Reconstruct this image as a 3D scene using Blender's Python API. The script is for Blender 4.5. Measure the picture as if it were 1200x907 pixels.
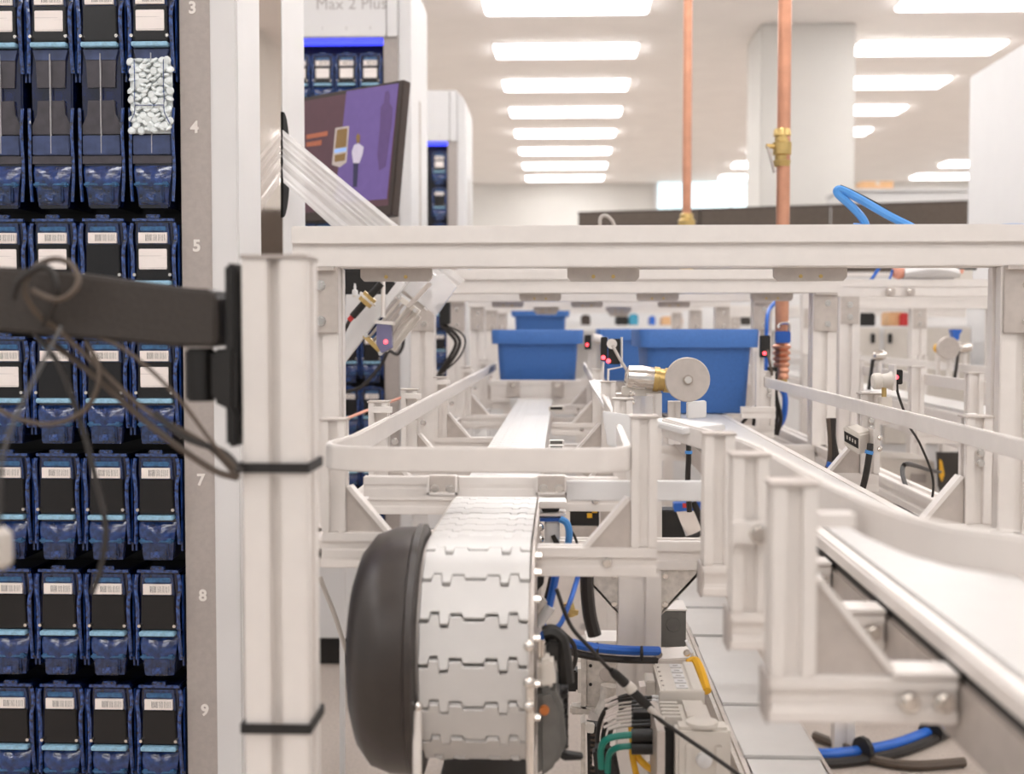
import bpy, bmesh, math, random
from mathutils import Vector, Matrix
random.seed(7)
for o in list(bpy.data.objects): bpy.data.objects.remove(o)
S = bpy.context.scene
C = S.collection
# ------------------------------------------------------------------ camera
H = 0.95                                    # lens height above the floor
F = 1500.0                                  # focal length in pixels of the 1200x907 frame
YAW = math.atan(60 / F); PITCH = math.atan(68.5 / F)
cam_d = bpy.data.cameras.new('camera'); cam = bpy.data.objects.new('camera', cam_d); C.objects.link(cam)
cam_d.sensor_width = 36; cam_d.lens = 36 * F / 1200; cam_d.clip_start = 0.05
cam.location = (0, 0, H); cam.rotation_euler = (math.pi / 2 - PITCH, 0, YAW)
cam_d.dof.use_dof = True; cam_d.dof.focus_distance = 1.5; cam_d.dof.aperture_fstop = 6.8
S.camera = cam
# ------------------------------------------------------------------ world, exposure
w = bpy.data.worlds.new('world'); S.world = w; w.use_nodes = True
w.node_tree.nodes['Background'].inputs[0].default_value = (1.0, .985, .975, 1)
w.node_tree.nodes['Background'].inputs[1].default_value = 0.55
S.view_settings.view_transform = 'Standard'; S.view_settings.look = 'None'
S.view_settings.gamma = 1.0; S.view_settings.use_curve_mapping = False
S.view_settings.exposure = 0.17
LAMP = 9.3                                  # brightness of the ceiling lamps

RM = cam.rotation_euler.to_matrix()
def ray(px, py): return RM @ Vector(((px - 600) / F, -(py - 453.5) / F, -1.0))
O = Vector((0, 0, H))
def at(px, py, Y): r = ray(px, py); return O + r * (Y / r.y)
def onX(px, py, X): r = ray(px, py); return O + r * (X / r.x)
def onZ(px, py, z): r = ray(px, py); return O + r * (z / r.z)          # z relative to the lens
def onplane(px, py, P, n): r = ray(px, py); return O + r * ((P - O).dot(n) / r.dot(n))

# ------------------------------------------------------------------ materials
def lin(c): return tuple(((x / 255) / 12.92 if x / 255 <= .04045 else ((x / 255 + .055) / 1.055) ** 2.4) for x in c)
def mat(name, rgb, rough=.5, metal=0., var=.06, scale=30., bump=0., alpha=1., emit=0., coat=0., trans=0.):
    m = bpy.data.materials.new(name); m.use_nodes = True
    nt = m.node_tree; b = nt.nodes['Principled BSDF']; c = lin(rgb)
    tc = nt.nodes.new('ShaderNodeTexCoord'); nz = nt.nodes.new('ShaderNodeTexNoise')
    nz.inputs['Scale'].default_value = scale; nz.inputs['Detail'].default_value = 4
    nt.links.new(tc.outputs['Object'], nz.inputs['Vector'])
    rp = nt.nodes.new('ShaderNodeValToRGB')
    rp.color_ramp.elements[0].position = .3; rp.color_ramp.elements[1].position = .7
    rp.color_ramp.elements[0].color = (*[x * (1 - var) for x in c], 1)
    rp.color_ramp.elements[1].color = (*[min(1, x * (1 + var)) for x in c], 1)
    nt.links.new(nz.outputs['Fac'], rp.inputs['Fac']); nt.links.new(rp.outputs['Color'], b.inputs['Base Color'])
    b.inputs['Roughness'].default_value = rough; b.inputs['Metallic'].default_value = metal
    b.inputs['Coat Weight'].default_value = coat; b.inputs['Alpha'].default_value = alpha
    b.inputs['Transmission Weight'].default_value = trans
    if bump:
        bp = nt.nodes.new('ShaderNodeBump'); bp.inputs['Strength'].default_value = bump; bp.inputs['Distance'].default_value = .002
        nt.links.new(nz.outputs['Fac'], bp.inputs['Height']); nt.links.new(bp.outputs['Normal'], b.inputs['Normal'])
    if emit:
        nt.links.new(rp.outputs['Color'], b.inputs['Emission Color']); b.inputs['Emission Strength'].default_value = emit
    return m
def stripes(name, base, dark, axis, scale, thresh=.5, noise=3.):
    m = mat(name, base, .5); nt = m.node_tree; b = nt.nodes['Principled BSDF']
    tc = nt.nodes.new('ShaderNodeTexCoord'); mp = nt.nodes.new('ShaderNodeMapping')
    sc = [4, 4, 4]; sc['XYZ'.index(axis)] = scale; mp.inputs['Scale'].default_value = sc
    nz = nt.nodes.new('ShaderNodeTexNoise'); nz.inputs['Scale'].default_value = 1; nz.inputs['Detail'].default_value = 1
    nt.links.new(tc.outputs['Object'], mp.inputs['Vector']); nt.links.new(mp.outputs['Vector'], nz.inputs['Vector'])
    rp = nt.nodes.new('ShaderNodeValToRGB'); rp.color_ramp.interpolation = 'CONSTANT'
    rp.color_ramp.elements[0].color = (*lin(dark), 1); rp.color_ramp.elements[1].color = (*lin(base), 1)
    rp.color_ramp.elements[1].position = thresh
    nt.links.new(nz.outputs['Fac'], rp.inputs['Fac']); nt.links.new(rp.outputs['Color'], b.inputs['Base Color'])
    return m
M = {}
M['alu'] = mat('anodised aluminium', (228, 222, 217), .42, .22, .02, 60)
M['alu_dull'] = mat('dull aluminium plate', (194, 185, 178), .45, .4, .06, 90)
M['galv'] = mat('galvanised steel', (206, 199, 191), .45, .4, .14, 160)
M['steel'] = mat('bright steel', (225, 220, 214), .18, 1., .05, 40)
M['white'] = mat('white painted metal', (220, 218, 217), .4, 0, .012, 12)
M['whitep'] = mat('white belt plastic', (204, 201, 198), .35, 0, .02, 40)
M['cream'] = mat('light grey plastic', (214, 207, 198), .45, 0, .03, 40)
M['grey'] = mat('grey strip paint', (172, 163, 157), .55, 0, .05, 150)
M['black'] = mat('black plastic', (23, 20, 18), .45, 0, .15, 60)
M['blackpaint'] = mat('black textured paint', (52, 45, 40), .5, 0, .12, 300, .3)
M['drum'] = mat('charcoal moulded cover', (54, 47, 43), .38, 0, .08, 80, .1)
M['rubber'] = mat('black rubber', (30, 27, 26), .6, 0, .1, 80)
M['cable'] = mat('brown grey cable', (82, 69, 58), .5, 0, .1, 60)
M['cblack'] = mat('black cable', (38, 33, 30), .5, 0, .1, 60)
M['cgrey'] = mat('light grey cable', (186, 178, 170), .5)
M['blue'] = mat('blue tote plastic', (62, 110, 180), .5, 0, .06, 200, .1)
M['hose'] = mat('blue air hose', (40, 98, 188), .35, 0, .06, 40)
M['hoseb'] = mat('bright blue hose', (74, 144, 214), .35, 0, .06, 40)
M['copper'] = mat('copper', (216, 158, 130), .32, .8, .12, 25)
M['brass'] = mat('brass', (204, 176, 116), .32, .85, .12, 40)
M['cas'] = mat('dark blue clear plastic', (8, 20, 58), .12, 0, .7, 45, 0, coat=.6)
M['casrib'] = mat('blue glossy rib', (30, 60, 118), .06, 0, .9, 200, 1.0, coat=.9)  # high-contrast noise in the base colour paints glints onto the ribs
M['casblk'] = mat('black lid', (15, 14, 16), .25, 0, .2, 40)
M['casled'] = mat('pale blue ledge', (146, 188, 212), .4, 0, .2, 200)
M['casout'] = mat('blue outlet', (22, 44, 86), .1, 0, .7, 130, .6, coat=.6)
M['caschute'] = mat('blue chute plastic', (24, 50, 104), .1, 0, .6, 120, .5, coat=.6)
M['matte'] = mat('matte black', (10, 9, 9), .95, 0, .1, 40)
M['casled2'] = mat('mid blue band', (52, 96, 138), .3, 0, .4, 160)
M['hop'] = mat('smoke grey flap', (66, 62, 68), .3, 0, .2, 80)
M['hopb'] = mat('smoke blue flap', (56, 68, 104), .3, 0, .25, 80)
M['casin'] = mat('dark interior', (9, 10, 16), .5, 0, .2, 20)
M['label'] = mat('paper label', (238, 228, 222), .6)
M['barcode'] = stripes('barcode print', (234, 226, 220), (60, 52, 50), 'X', 2200, .47)
M['print'] = stripes('label print', (240, 231, 226), (206, 197, 193), 'Z', 520, .36)
M['line'] = mat('pale line', (190, 188, 190), .5)
M['pill'] = mat('white tablet', (226, 232, 232), .4)
M['num'] = mat('white number paint', (232, 226, 220), .5)
M['ink'] = mat('grey lettering', (176, 170, 168), .5)
M['led'] = mat('blue led strip', (58, 66, 236), .4, emit=2.2)
M['red'] = mat('red led', (255, 70, 80), .4, emit=4.)
M['redp'] = mat('red plastic', (196, 52, 52), .5)
M['mirror'] = mat('polished steel panel', (214, 203, 194), .06, 1., .02, 10)
M['floor'] = mat('grey speckled floor', (178, 166, 156), .6, 0, .14, 140, .1)
M['ceil'] = mat('ceiling paint', (250, 246, 243), .8, 0, .02, 3)
M['wall'] = mat('wall paint', (212, 209, 204), .8, 0, .02, 3)
M['lamp'] = mat('lamp diffuser', (253, 252, 252), .5, 0, 0, 3, emit=LAMP)
M['lampf'] = mat('lamp frame', (235, 230, 226), .5)
M['partition'] = mat('dark partition fabric', (92, 82, 74), .9, 0, .12, 60, .2)
M['glass'] = mat('daylit window pane', (214, 236, 244), .2, 0, .02, 2, emit=.85)
M['card'] = mat('cardboard', (214, 172, 128), .7)
M['yellow'] = mat('yellow cable', (232, 176, 40), .45)
M['green'] = mat('green cable', (0, 128, 112), .4)
M['orange'] = mat('orange plastic', (190, 110, 50), .5)
M['teal'] = mat('teal carton', (64, 150, 180), .6)
M['peach'] = mat('peach rubber', (226, 160, 138), .6)
M['motor'] = mat('grey motor casting', (104, 102, 98), .5, .2, .12, 60, .2)
M['purple'] = mat('tinted purple plastic', (126, 124, 160), .15, 0, .06, 40, alpha=.8)
M['film'] = mat('clear plastic film', (248, 246, 245), .12, 0, .03, 60, alpha=.55, coat=.5)
M['clear'] = mat('clear acrylic', (238, 236, 238), .08, 0, .03, 30, alpha=.38, coat=.5)
M['bezel'] = mat('brown black bezel', (60, 48, 42), .4)
def scr(n, rgb, e=1.): return mat(n, rgb, .3, 0, .05, 60, emit=e)
M['s_maroon'] = scr('screen maroon', (84, 56, 64), .28); M['s_purple'] = scr('screen violet', (100, 80, 138), .3)
M['s_shadow'] = scr('screen shadow figure', (84, 62, 108), .35); M['s_shirt'] = scr('screen shirt', (184, 176, 190), .4)
M['s_dark'] = scr('screen dark blue', (44, 40, 68), .4); M['s_orange'] = scr('screen orange', (160, 92, 66), .35)
M['s_badge'] = scr('screen badge', (176, 164, 158), .35); M['s_brown'] = scr('screen brown', (116, 90, 52), .5)
M['s_lblue'] = scr('screen light blue', (130, 160, 206), .6)

# ------------------------------------------------------------------ mesh helpers
WL = {}                                     # world location of every object
class MB:
    def __init__(s, T=None): s.v = []; s.f = []; s.T = T
    def add(s, vs, fs):
        k = len(s.v)
        s.v += [(s.T @ Vector(p)) if s.T else Vector(p) for p in vs]; s.f += [[i + k for i in f] for f in fs]; return s
    def box(s, x0, x1, y0, y1, z0, z1):
        v = [(x, y, z) for z in (z0, z1) for y in (y0, y1) for x in (x0, x1)]
        return s.add(v, [(0, 2, 3, 1), (4, 5, 7, 6), (0, 1, 5, 4), (2, 6, 7, 3), (0, 4, 6, 2), (1, 3, 7, 5)])
    def slab(s, pts, off):
        off = Vector(off); n = len(pts); pts = [Vector(p) for p in pts]
        fs = [list(range(n))[::-1], [i + n for i in range(n)]] + [(i, (i + 1) % n, (i + 1) % n + n, i + n) for i in range(n)]
        return s.add(pts + [p + off for p in pts], fs)
    def loft(s, loops, cap=(True, True)):
        n = len(loops[0]); v = [p for l in loops for p in l]; f = []
        for k in range(len(loops) - 1):
            for i in range(n): j = (i + 1) % n; f.append((k * n + i, k * n + j, (k + 1) * n + j, (k + 1) * n + i))
        if cap[0]: f.append(list(range(n))[::-1])
        if cap[1]: f.append([(len(loops) - 1) * n + i for i in range(n)])
        return s.add(v, f)
    def lathe(s, prof, p, d, n=18, cap=(True, True)):
        d = Vector(d).normalized(); a = d.orthogonal().normalized(); b = d.cross(a); p = Vector(p)
        return s.loft([[p + d * t + (a * math.cos(2 * math.pi * i / n) + b * math.sin(2 * math.pi * i / n)) * r for i in range(n)] for t, r in prof], cap)
    def cyl(s, p0, p1, r0, r1=None, n=14):
        p0 = Vector(p0); d = Vector(p1) - p0
        return s.lathe([(0, r0), (d.length, r0 if r1 is None else r1)], p0, d, n)
    def ball(s, c, r, n=10):
        c = Vector(c); k = 6
        return s.lathe([(-r * math.cos(math.pi * (i + .15) / (k + .3)), r * math.sin(math.pi * (i + .15) / (k + .3))) for i in range(k + 1)], c, (0, 0, 1), n)
    def tube(s, pts, r, n=8, sub=6):
        pts = [Vector(p) for p in pts]
        if len(pts) > 2 and sub > 1:
            q = [pts[0] * 2 - pts[1]] + pts + [pts[-1] * 2 - pts[-2]]; out = []
            for i in range(1, len(q) - 2):
                for k in range(sub):
                    t = k / sub; a, b, c, d = q[i - 1:i + 3]
                    out.append(.5 * ((2 * b) + (c - a) * t + (2 * a - 5 * b + 4 * c - d) * t * t + (3 * b - a - 3 * c + d) * t ** 3))
            pts = out + [pts[-1]]
        up = None; loops = []
        for i, p in enumerate(pts):
            d = (pts[min(i + 1, len(pts) - 1)] - pts[max(i - 1, 0)]).normalized()
            if up is None: up = d.orthogonal().normalized()
            up = (up - d * up.dot(d)).normalized(); b = d.cross(up)
            loops.append([p + (up * math.cos(2 * math.pi * j / n) + b * math.sin(2 * math.pi * j / n)) * r for j in range(n)])
        return s.loft(loops)
    def strip(s, path, w0, w1, th):          # a flat bar on edge following a plan path [(x,y)], from height w0 to w1
        L = []; n = len(path)
        for i, (x, y) in enumerate(path):
            a = Vector(path[max(i - 1, 0)]); b = Vector(path[min(i + 1, n - 1)]); d = (b - a).normalized(); nn = Vector((-d.y, d.x)) * th / 2
            L.append([(x - nn.x, y - nn.y, w0), (x + nn.x, y + nn.y, w0), (x + nn.x, y + nn.y, w1), (x - nn.x, y - nn.y, w1)])
        return s.loft(L)
    def bar(s, p0, p1, w, h, nw=1, nh=1, up=None, sl=.2, sd=.13):   # slotted profile from p0 to p1
        p0 = Vector(p0); d = Vector(p1) - p0; n = d.normalized()
        up = Vector(up) if up else (Vector((0, 0, 1)) if abs(n.z) < .9 else Vector((0, 1, 0)))
        sd_ = n.cross(up).normalized(); up = sd_.cross(n).normalized(); u = min(w, h)
        def side(L, k):
            out = [(0, 0)]
            for i in range(k):
                c = L * (i + .5) / k; a = u * sl / 2; e = u * sd
                out += [(c - a, 0), (c - a, e), (c + a, e), (c + a, 0)]
            return out
        P = [(-w / 2 + a, -h / 2 + e) for a, e in side(w, nw)] + [(w / 2 - e, -h / 2 + a) for a, e in side(h, nh)] + \
            [(w / 2 - a, h / 2 - e) for a, e in side(w, nw)] + [(-w / 2 + e, h / 2 - a) for a, e in side(h, nh)]
        return s.slab([p0 + sd_ * a + up * b for a, b in P], d)
    def build(s, name, m, parent=None, bevel=0., smooth=False, seg=2):
        me = bpy.data.meshes.new(name)
        if parent is not None: o = WL[parent.name]
        else:
            xs = [p.x for p in s.v]; ys = [p.y for p in s.v]
            o = Vector(((min(xs) + max(xs)) / 2, (min(ys) + max(ys)) / 2, min(p.z for p in s.v)))
        me.from_pydata([p - o for p in s.v], [], s.f); me.validate()
        bm = bmesh.new(); bm.from_mesh(me)
        bmesh.ops.recalc_face_normals(bm, faces=bm.faces)
        if bevel:
            es = [e for e in bm.edges if len(e.link_faces) == 2 and e.calc_face_angle(0) > .5]
            bmesh.ops.bevel(bm, geom=es, offset=bevel, segments=seg, affect='EDGES', clamp_overlap=True)
        if smooth:
            for f in bm.faces: f.smooth = True
            for e in bm.edges:
                if len(e.link_faces) == 2 and e.calc_face_angle(0) > .7: e.smooth = False
        bm.to_mesh(me); bm.free(); me.materials.append(M[m])
        ob = bpy.data.objects.new(name, me); C.objects.link(ob)
        if parent is not None: ob.parent = parent; WL[ob.name] = o.copy()
        else: ob.location = o; WL[ob.name] = o.copy()
        return ob
def tag(o, label, cat, group=None):
    o['label'] = label; o['category'] = cat
    if group: o['group'] = group
    return o
def thing(name, loc, label, cat, group=None):
    o = bpy.data.objects.new(name, None); C.objects.link(o); o.location = loc; o.empty_display_size = .05
    WL[o.name] = Vector(loc); return tag(o, label, cat, group)
def struct(o): o['kind'] = 'structure'; return o
def copy_tree(o, parent=None, skip=()):
    c = o.copy(); C.objects.link(c); c.parent = parent
    for ch in [x for x in bpy.data.objects if x.parent == o]:
        if ch.name.split('.')[0] in skip: continue
        copy_tree(ch, c, skip)
    return c
def text(name, s, size, m, parent, loc, rot=(math.pi / 2, 0, 0), ext=.0004):
    cu = bpy.data.curves.new(name, 'FONT'); cu.body = s; cu.size = size; cu.extrude = ext; cu.offset = .0007 if name == 'row_number' else 0; cu.align_x = 'CENTER'; cu.resolution_u = 3
    t = bpy.data.objects.new('tmp', cu); C.objects.link(t); bpy.context.view_layer.update()
    me = bpy.data.meshes.new_from_object(t); bpy.data.objects.remove(t)
    me.transform(Matrix.Translation(Vector(loc) - WL[parent.name]) @ Matrix.Rotation(rot[2], 4, 'Z') @ Matrix.Rotation(rot[0], 4, 'X'))
    me.materials.clear(); me.materials.append(M[m])
    o = bpy.data.objects.new(name, me); C.objects.link(o); o.parent = parent; return o
def prect(x0, y0, x1, y1, d, dep, T=None):    # box whose front face, at distance d, spans a pixel rectangle
    a = at(x0, y1, d); b = at(x1, y0, d); return MB(T).box(a.x, b.x, d, d + dep, a.z, b.z)
def ppoly(pts, d, dep): return MB().slab([at(x, y, d) for x, y in pts], (0, dep, 0))
def path(*pts): return [at(*p) for p in pts]
Z = lambda z: H + z

# ================================================================== ROOM
CE = H + 2.36
struct(MB().box(-5, 8.2, -6, 21.2, -.1, 0).build('floor', 'floor'))
struct(MB().box(-5, 8.2, -6, 21.2, CE, CE + .1).build('ceiling', 'ceil'))
wl = struct(MB().box(-5, 8.2, 21, 21.2, 0, CE).build('wall_back', 'wall'))
a = at(771, 246, 20.9); b = at(890, 195, 20.9)
wn = struct(MB().box(a.x - .06, b.x + .06, 20.93, 21, a.z - .06, b.z + .06).build('window_1', 'white'))
mid = a.x + (b.x - a.x) * .72
MB().box(a.x, mid - .02, 20.9, 20.94, a.z, b.z).build('window_pane', 'glass', wn)
MB().box(mid + .02, b.x, 20.9, 20.94, a.z, b.z).build('window_pane', 'glass', wn)
p = at(890, 300, 10.1); q = at(1000, 300, 10.1)
struct(MB().box(p.x, q.x, 10.1, 10.85, 0, CE).build('trim_1', 'wall', bevel=.01))
# ceiling lamps: 2 x 4 ft troffers in rows 3 m apart
lamp0 = None
for X in (-3., .02, 3.03, 6.0):
    for k in range(-9, 8):
        y = 9.17 + 1.53 * k
        ORD = ['last', 'second', 'third', 'fourth', 'fifth', 'sixth', 'seventh', 'eighth', 'ninth', 'tenth', 'eleventh', 'twelfth', 'thirteenth', 'fourteenth', 'fifteenth', 'sixteenth', 'seventeenth']
        lab = 'white ceiling lamp ' + {-3.: 'over the dispensing machines', .02: 'over the conveyor lanes', 3.03: 'in the row behind the square column', 6.: 'over the tall white cabinet side'}[X] + ', ' + (ORD[7 - k] + (' one before the back wall' if k == 7 else ' from the back wall'))
        g = 'ceiling lamps in long rows'
        if lamp0 is None:
            r = thing('ceiling_lamp', (0, 0, CE - .05), lab, 'ceiling lamp', g)
            MB().box(-.61, .61, 0, .48, CE - .012, CE + .0).build('frame', 'lampf', r)
            MB().box(-.595, .595, .015, .465, CE - .032, CE - .012).build('diffuser', 'lamp', r, bevel=.008)
            lamp0 = r
        else: r = copy_tree(lamp0)
        r.location = (X, y, CE - .05); r['label'] = lab
# far dark partition and what stands above it
pl = at(677, 250, 8.7); pr = at(1136, 238.5, 8.0)
dv = Vector((pr.x - pl.x, pr.y - pl.y, 0)); nn = Vector((-dv.y, dv.x, 0)).normalized() * .06
base = Vector((pl.x, pl.y, 0))
r = thing('office_partition', (pl.x, pl.y, 0), 'long dark brown fabric partition behind the copper pipes', 'partition')
for k in range(3):
    q0 = base + dv * (k / 3 + .002); q1 = base + dv * ((k + 1) / 3 - .002); zt = pl.z + (pr.z - pl.z) * .5
    MB().slab([q0 + Vector((0, 0, .03)), q1 + Vector((0, 0, .03)), (q1.x, q1.y, zt), (q0.x, q0.y, zt)], nn).build('panel', 'partition', r)
MB().slab([(pl.x, pl.y, zt), (pr.x, pr.y, zt), (pr.x, pr.y, zt + .015), (pl.x, pl.y, zt + .015)], nn).build('top_trim', 'bezel', r)
a = at(985, 240, 9.3); b = at(1160, 224, 9.3)
r = thing('storage_cabinet', ((a.x + b.x) / 2, 9.5, 0), 'low white cabinet behind the dark partition holding a cardboard box', 'cabinet')
MB().box(a.x, b.x, 9.3, 9.8, 0, b.z).build('body', 'white', r, bevel=.01); MB().box(a.x - .01, b.x + .01, 9.28, 9.82, b.z, b.z + .02).build('top', 'white', r)
c0 = at(1010, 224, 9.4); c1 = at(1047, 212, 9.4)
r = thing('cardboard_box', ((c0.x + c1.x) / 2, 9.5, b.z + .02), 'small brown cardboard box on the white cabinet', 'box')
MB().box(c0.x, c1.x, 9.4, 9.6, b.z + .02, c1.z).build('carton', 'card', r)
MB().box(c0.x + .1, c1.x - .1, 9.398, 9.602, c1.z - .03, c1.z + .001).build('tape', 'cream', r)
# white cabinet on the right
X0 = at(1133, 300, 5.0).x; zt = at(1133, 90, 5.0).z
r = thing('white_machine', (X0 + .4, 4.4, 0), 'tall plain white machine cabinet standing beyond the right frame leg', 'machine')
MB().box(X0, X0 + .8, 3.7, 5.0, .08, zt).build('body', 'white', r, bevel=.006)
MB().box(X0 + .03, X0 + .77, 3.74, 4.96, .0, .08).build('plinth', 'black', r)
MB().box(X0 + .05, X0 + .75, 3.69, 3.7, .15, zt - .1).build('door', 'white', r)

# ================================================================== DISPENSING MACHINES
XS = -.42
ROWP = .1525; COLP = .066; COL0 = -.531
def rowtop(n): return H + (385 - (-28 + 139 * (n - 3))) * 1.65 / F
def machine(Y0, label, kind):
    r = thing('dispensing_machine', (-1.06, Y0 + .2, 0), label, 'machine')
    top = 1.965; ot = H + .80; lo = .32
    MB().box(-1.7, XS - .036, Y0 + .1, Y0 + .43, .08, top - .03).build('cabinet_body', 'white', r)
    MB().box(-1.7, -.496, Y0 + .094, Y0 + .1, lo, ot).build('back_panel', 'casin', r)
    if kind == 1:
        MB().box(XS - .036, XS, Y0, Y0 + .125, .08, top).build('side_panel', 'white', r, bevel=.003)
        MB().box(XS - .036, XS - .001, Y0 + .126, Y0 + .264, .08, top).build('polished_panel', 'mirror', r)
        MB().box(XS - .036, XS, Y0 + .265, Y0 + .43, .08, top).build('side_panel', 'white', r, bevel=.002)
        e = [onX(331.2 + 8 * math.sin(math.pi * i / 16), 193 - 62 * math.cos(math.pi * i / 16), XS) for i in range(17)]
        MB().slab([p + Vector((-.004, 0, 0)) for p in e], (.005, 0, 0)).build('film_slot', 'matte', r)
    else:
        prof = [(XS - .035, .08), (XS, .08), (XS, top - .045), (XS - .035, top)]
        MB().slab([(x, Y0, z) for x, z in prof], (0, .43, 0)).build('side_panel', 'white', r, bevel=.006)
        MB().box(XS - .002, XS + .0015, Y0 + .2, Y0 + .24, H + .28, H + .66).build('grip_slot', 'cgrey', r)
        MB().box(XS - .002, XS + .002, Y0 + .2, Y0 + .24, H + .12, H + .28).build('status_light', 'teal', r)
        prof2 = [(-1.7, ot), (XS - .036, ot), (XS - .036, top), (-1.7, top)]
    ns = MB().box(-.496, XS - .0355, Y0 + .004, Y0 + .1, lo, ot).build('number_strip', 'grey', r)
    if kind == 1:
        for n in range(3, 10):
            z = H + (385 - (10 + 139 * (n - 3))) * 1.65 / F - .006
            text('row_number', str(n), .021, 'num', ns, (at(229 + (n - 3) * .9, 400, Y0).x, Y0 + .0035, z))
    fa = MB().box(-1.7, -.487, Y0 - .004, Y0 + .1, ot, top).build('fascia', 'white', r, bevel=.003)
    MB().box(-.485, XS - .036, Y0 - .004, Y0 + .1, ot, top).build('corner_fascia', 'white', r, bevel=.002)
    if kind > 1:
        text('lettering', 'Max 2 Plus', .045, 'ink', fa, (at(412, 6, Y0).x, Y0 - .0045, H + (385 - 14) * Y0 / F))
        for i in range(3): text('column_number', str(i + 1), .012, 'ink', fa, (COL0 - COLP * (2 - i), Y0 - .0045, ot + .02))
    MB().box(-1.69, -.5, Y0 + .02, Y0 + .05, ot - .012, ot - .001).build('led_strip', 'led', r)
    MB().box(-1.7, XS - .036, Y0, Y0 + .1, .08, lo).build('lower_panel', 'white', r, bevel=.003)
    MB().box(-1.66, XS - .03, Y0 + .03, Y0 + .4, 0, .08).build('plinth', 'black', r)
    return r
m1 = machine(1.65, 'white dispensing cabinet with numbered grey strip behind the black monitor arm', 1)
m2 = machine(3.54, 'white dispensing machine with blue lit cassettes behind the purple monitor', 2)
m3 = machine(5.5, 'white dispensing machine farthest down the row, beyond the purple monitor', 3)

def xz(pts, y): return [(x, y, z) for x, z in pts]
def sym(half): return [(-x, z) for x, z in half] + [(x, z) for x, z in half[::-1]]
def cassette(double):
    r = thing('pill_cassette', (0, 0, 0), 'x', 'cassette'); dz = -.152 if double else 0
    MB().slab(xz(sym([(.026, -.008), (.0275, -.085), (.026, -.09 + dz), (.02, -.146 + dz)]), 0), (0, .085, 0)).build('shell', 'cas', r, bevel=.002)
    for s in (-1, 1):
        MB().tube([(s * .0275, -.004, -.012), (s * .0295, -.004, -.03), (s * .0270, -.006, -.05), (s * .0275, -.004, -.09), (s * .029, -.002, -.125)], .0026, 6, 3).build('side_rib', 'casrib', r, smooth=True)
        MB().box(s * .0305 - .0012, s * .0305 + .0012, .004, .03, -.135, -.014).build('side_wall', 'caschute', r)
        MB().cyl((s * .0232, -.0115, -.079), (s * .0232, 0, -.079), .0022, n=8).build('screw', 'steel', r)
    MB().box(-.027, .027, -.005, 0, -.0095, -.006).build('top_rim', 'casrib', r)
    MB().box(-.009, .009, -.007, 0, -.006, -.001).build('tab', 'casrib', r, bevel=.001)
    MB().slab(xz(sym([(.0195, -.012), (.022, -.04)]), -.004), (0, .004, 0)).build('upper_face', 'casout', r)
    MB().box(-.017, .017, -.006, -.003, -.0225, -.0165).build('upper_band', 'casled2', r, bevel=.001)
    MB().slab(xz(sym([(.0215, -.0395), (.0225, -.0845)]), -.006), (0, .006, 0)).build('lid', 'casblk', r, bevel=.001)
    bl = MB().box(-.0185, .0185, -.0078, -.004, -.038, -.0245).build('barcode_label', 'label', r)
    MB().box(-.0095, .0165, -.0081, -.0078, -.0352, -.0268).build('barcode', 'barcode', bl)
    MB().box(-.0185, .0185, -.0078, -.006, -.072, -.0455).build('paper_label', 'print', r, bevel=.0008)
    MB().box(-.0235, .0235, -.012, 0, -.0925, -.0865).build('ledge', 'casled', r, bevel=.001)
    if double:
        MB().slab(xz(sym([(.023, -.095), (.0195, -.108)]), -.004), (0, .004, 0)).build('hopper_lip', 'hopb', r)
        MB().slab(xz(sym([(.0195, -.108), (.018, -.143)]), -.003), (0, .003, 0)).build('hopper_panel', 'hop', r)
        MB().slab(xz(sym([(.0175, -.160), (.0185, -.178), (.025, -.192), (.025, -.203)]), -.004), (0, .004, 0)).build('hopper_panel', 'hop', r)
        MB().box(-.0245, .0245, -.006, 0, -.230, -.205).build('hopper_band', 'hopb', r, bevel=.001)
        MB().box(-.0255, .0255, -.004, 0, -.241, -.231).build('hopper_band', 'hop', r)
        MB().box(-.0004, .0004, -.0066, -.003, -.228, -.100).build('centre_line', 'line', r)
        for s in (-1, 1):
            MB().tube([(s * .0285, -.004, -.17), (s * .0275, -.006, -.2), (s * .0285, -.004, -.25), (s * .0265, -.004, -.29)], .0022, 6, 3).build('side_rib', 'casrib', r, smooth=True)
    d2 = dz + (.004 if double else 0)
    L = []
    for z, h, y in ((-.096, .0245, -.003), (-.104, .0245, -.010), (-.116, .023, -.013), (-.132, .0205, -.010), (-.146, .019, -.004)):
        L.append([(-h, 0.001, z + d2), (-h, y * .3, z + d2), (-h * .6, y * .8, z + d2), (0, y, z + d2), (h * .6, y * .8, z + d2), (h, y * .3, z + d2), (h, .001, z + d2)])
    MB().loft(L).build('chute', 'caschute', r, smooth=True)
    MB().box(-.0165, .0165, -.0125, -.002, -.1445 + d2, -.121 + d2).build('outlet', 'casout', r, bevel=.002)
    MB().box(-.0225, .0225, -.0115, -.002, -.1235 + d2, -.117 + d2).build('chute_band', 'casled2', r, bevel=.002)
    MB().box(-.006, .006, -.0145, -.012, -.142 + d2, -.133 + d2).build('latch', 'casrib', r, bevel=.001)
    return r
CS = cassette(False); CD = cassette(True)
used = set()
def place(proto, loc, lab, grp, skip=()):
    if proto.name not in used and not skip: used.add(proto.name); o = proto
    else: o = copy_tree(proto, None, skip)
    o.location = loc; o['label'] = lab; o['group'] = grp
    return o
def cx(c): return COL0 - COLP * c
lbl = {(0, 3): 1, (2, 3): 1, (3, 3): 1, (0, 5): 1, (2, 5): 1, (3, 5): 1, (0, 6): 1, (3, 6): 1}
WORD = {1: 'top', 2: 'second', 3: 'three', 5: 'five', 6: 'six', 7: 'seven', 8: 'eight', 9: 'nine'}
INW = ['touching the grey strip', 'one in from grey strip', 'two in from grey strip', 'three in from grey strip', 'four in from grey strip']
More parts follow.
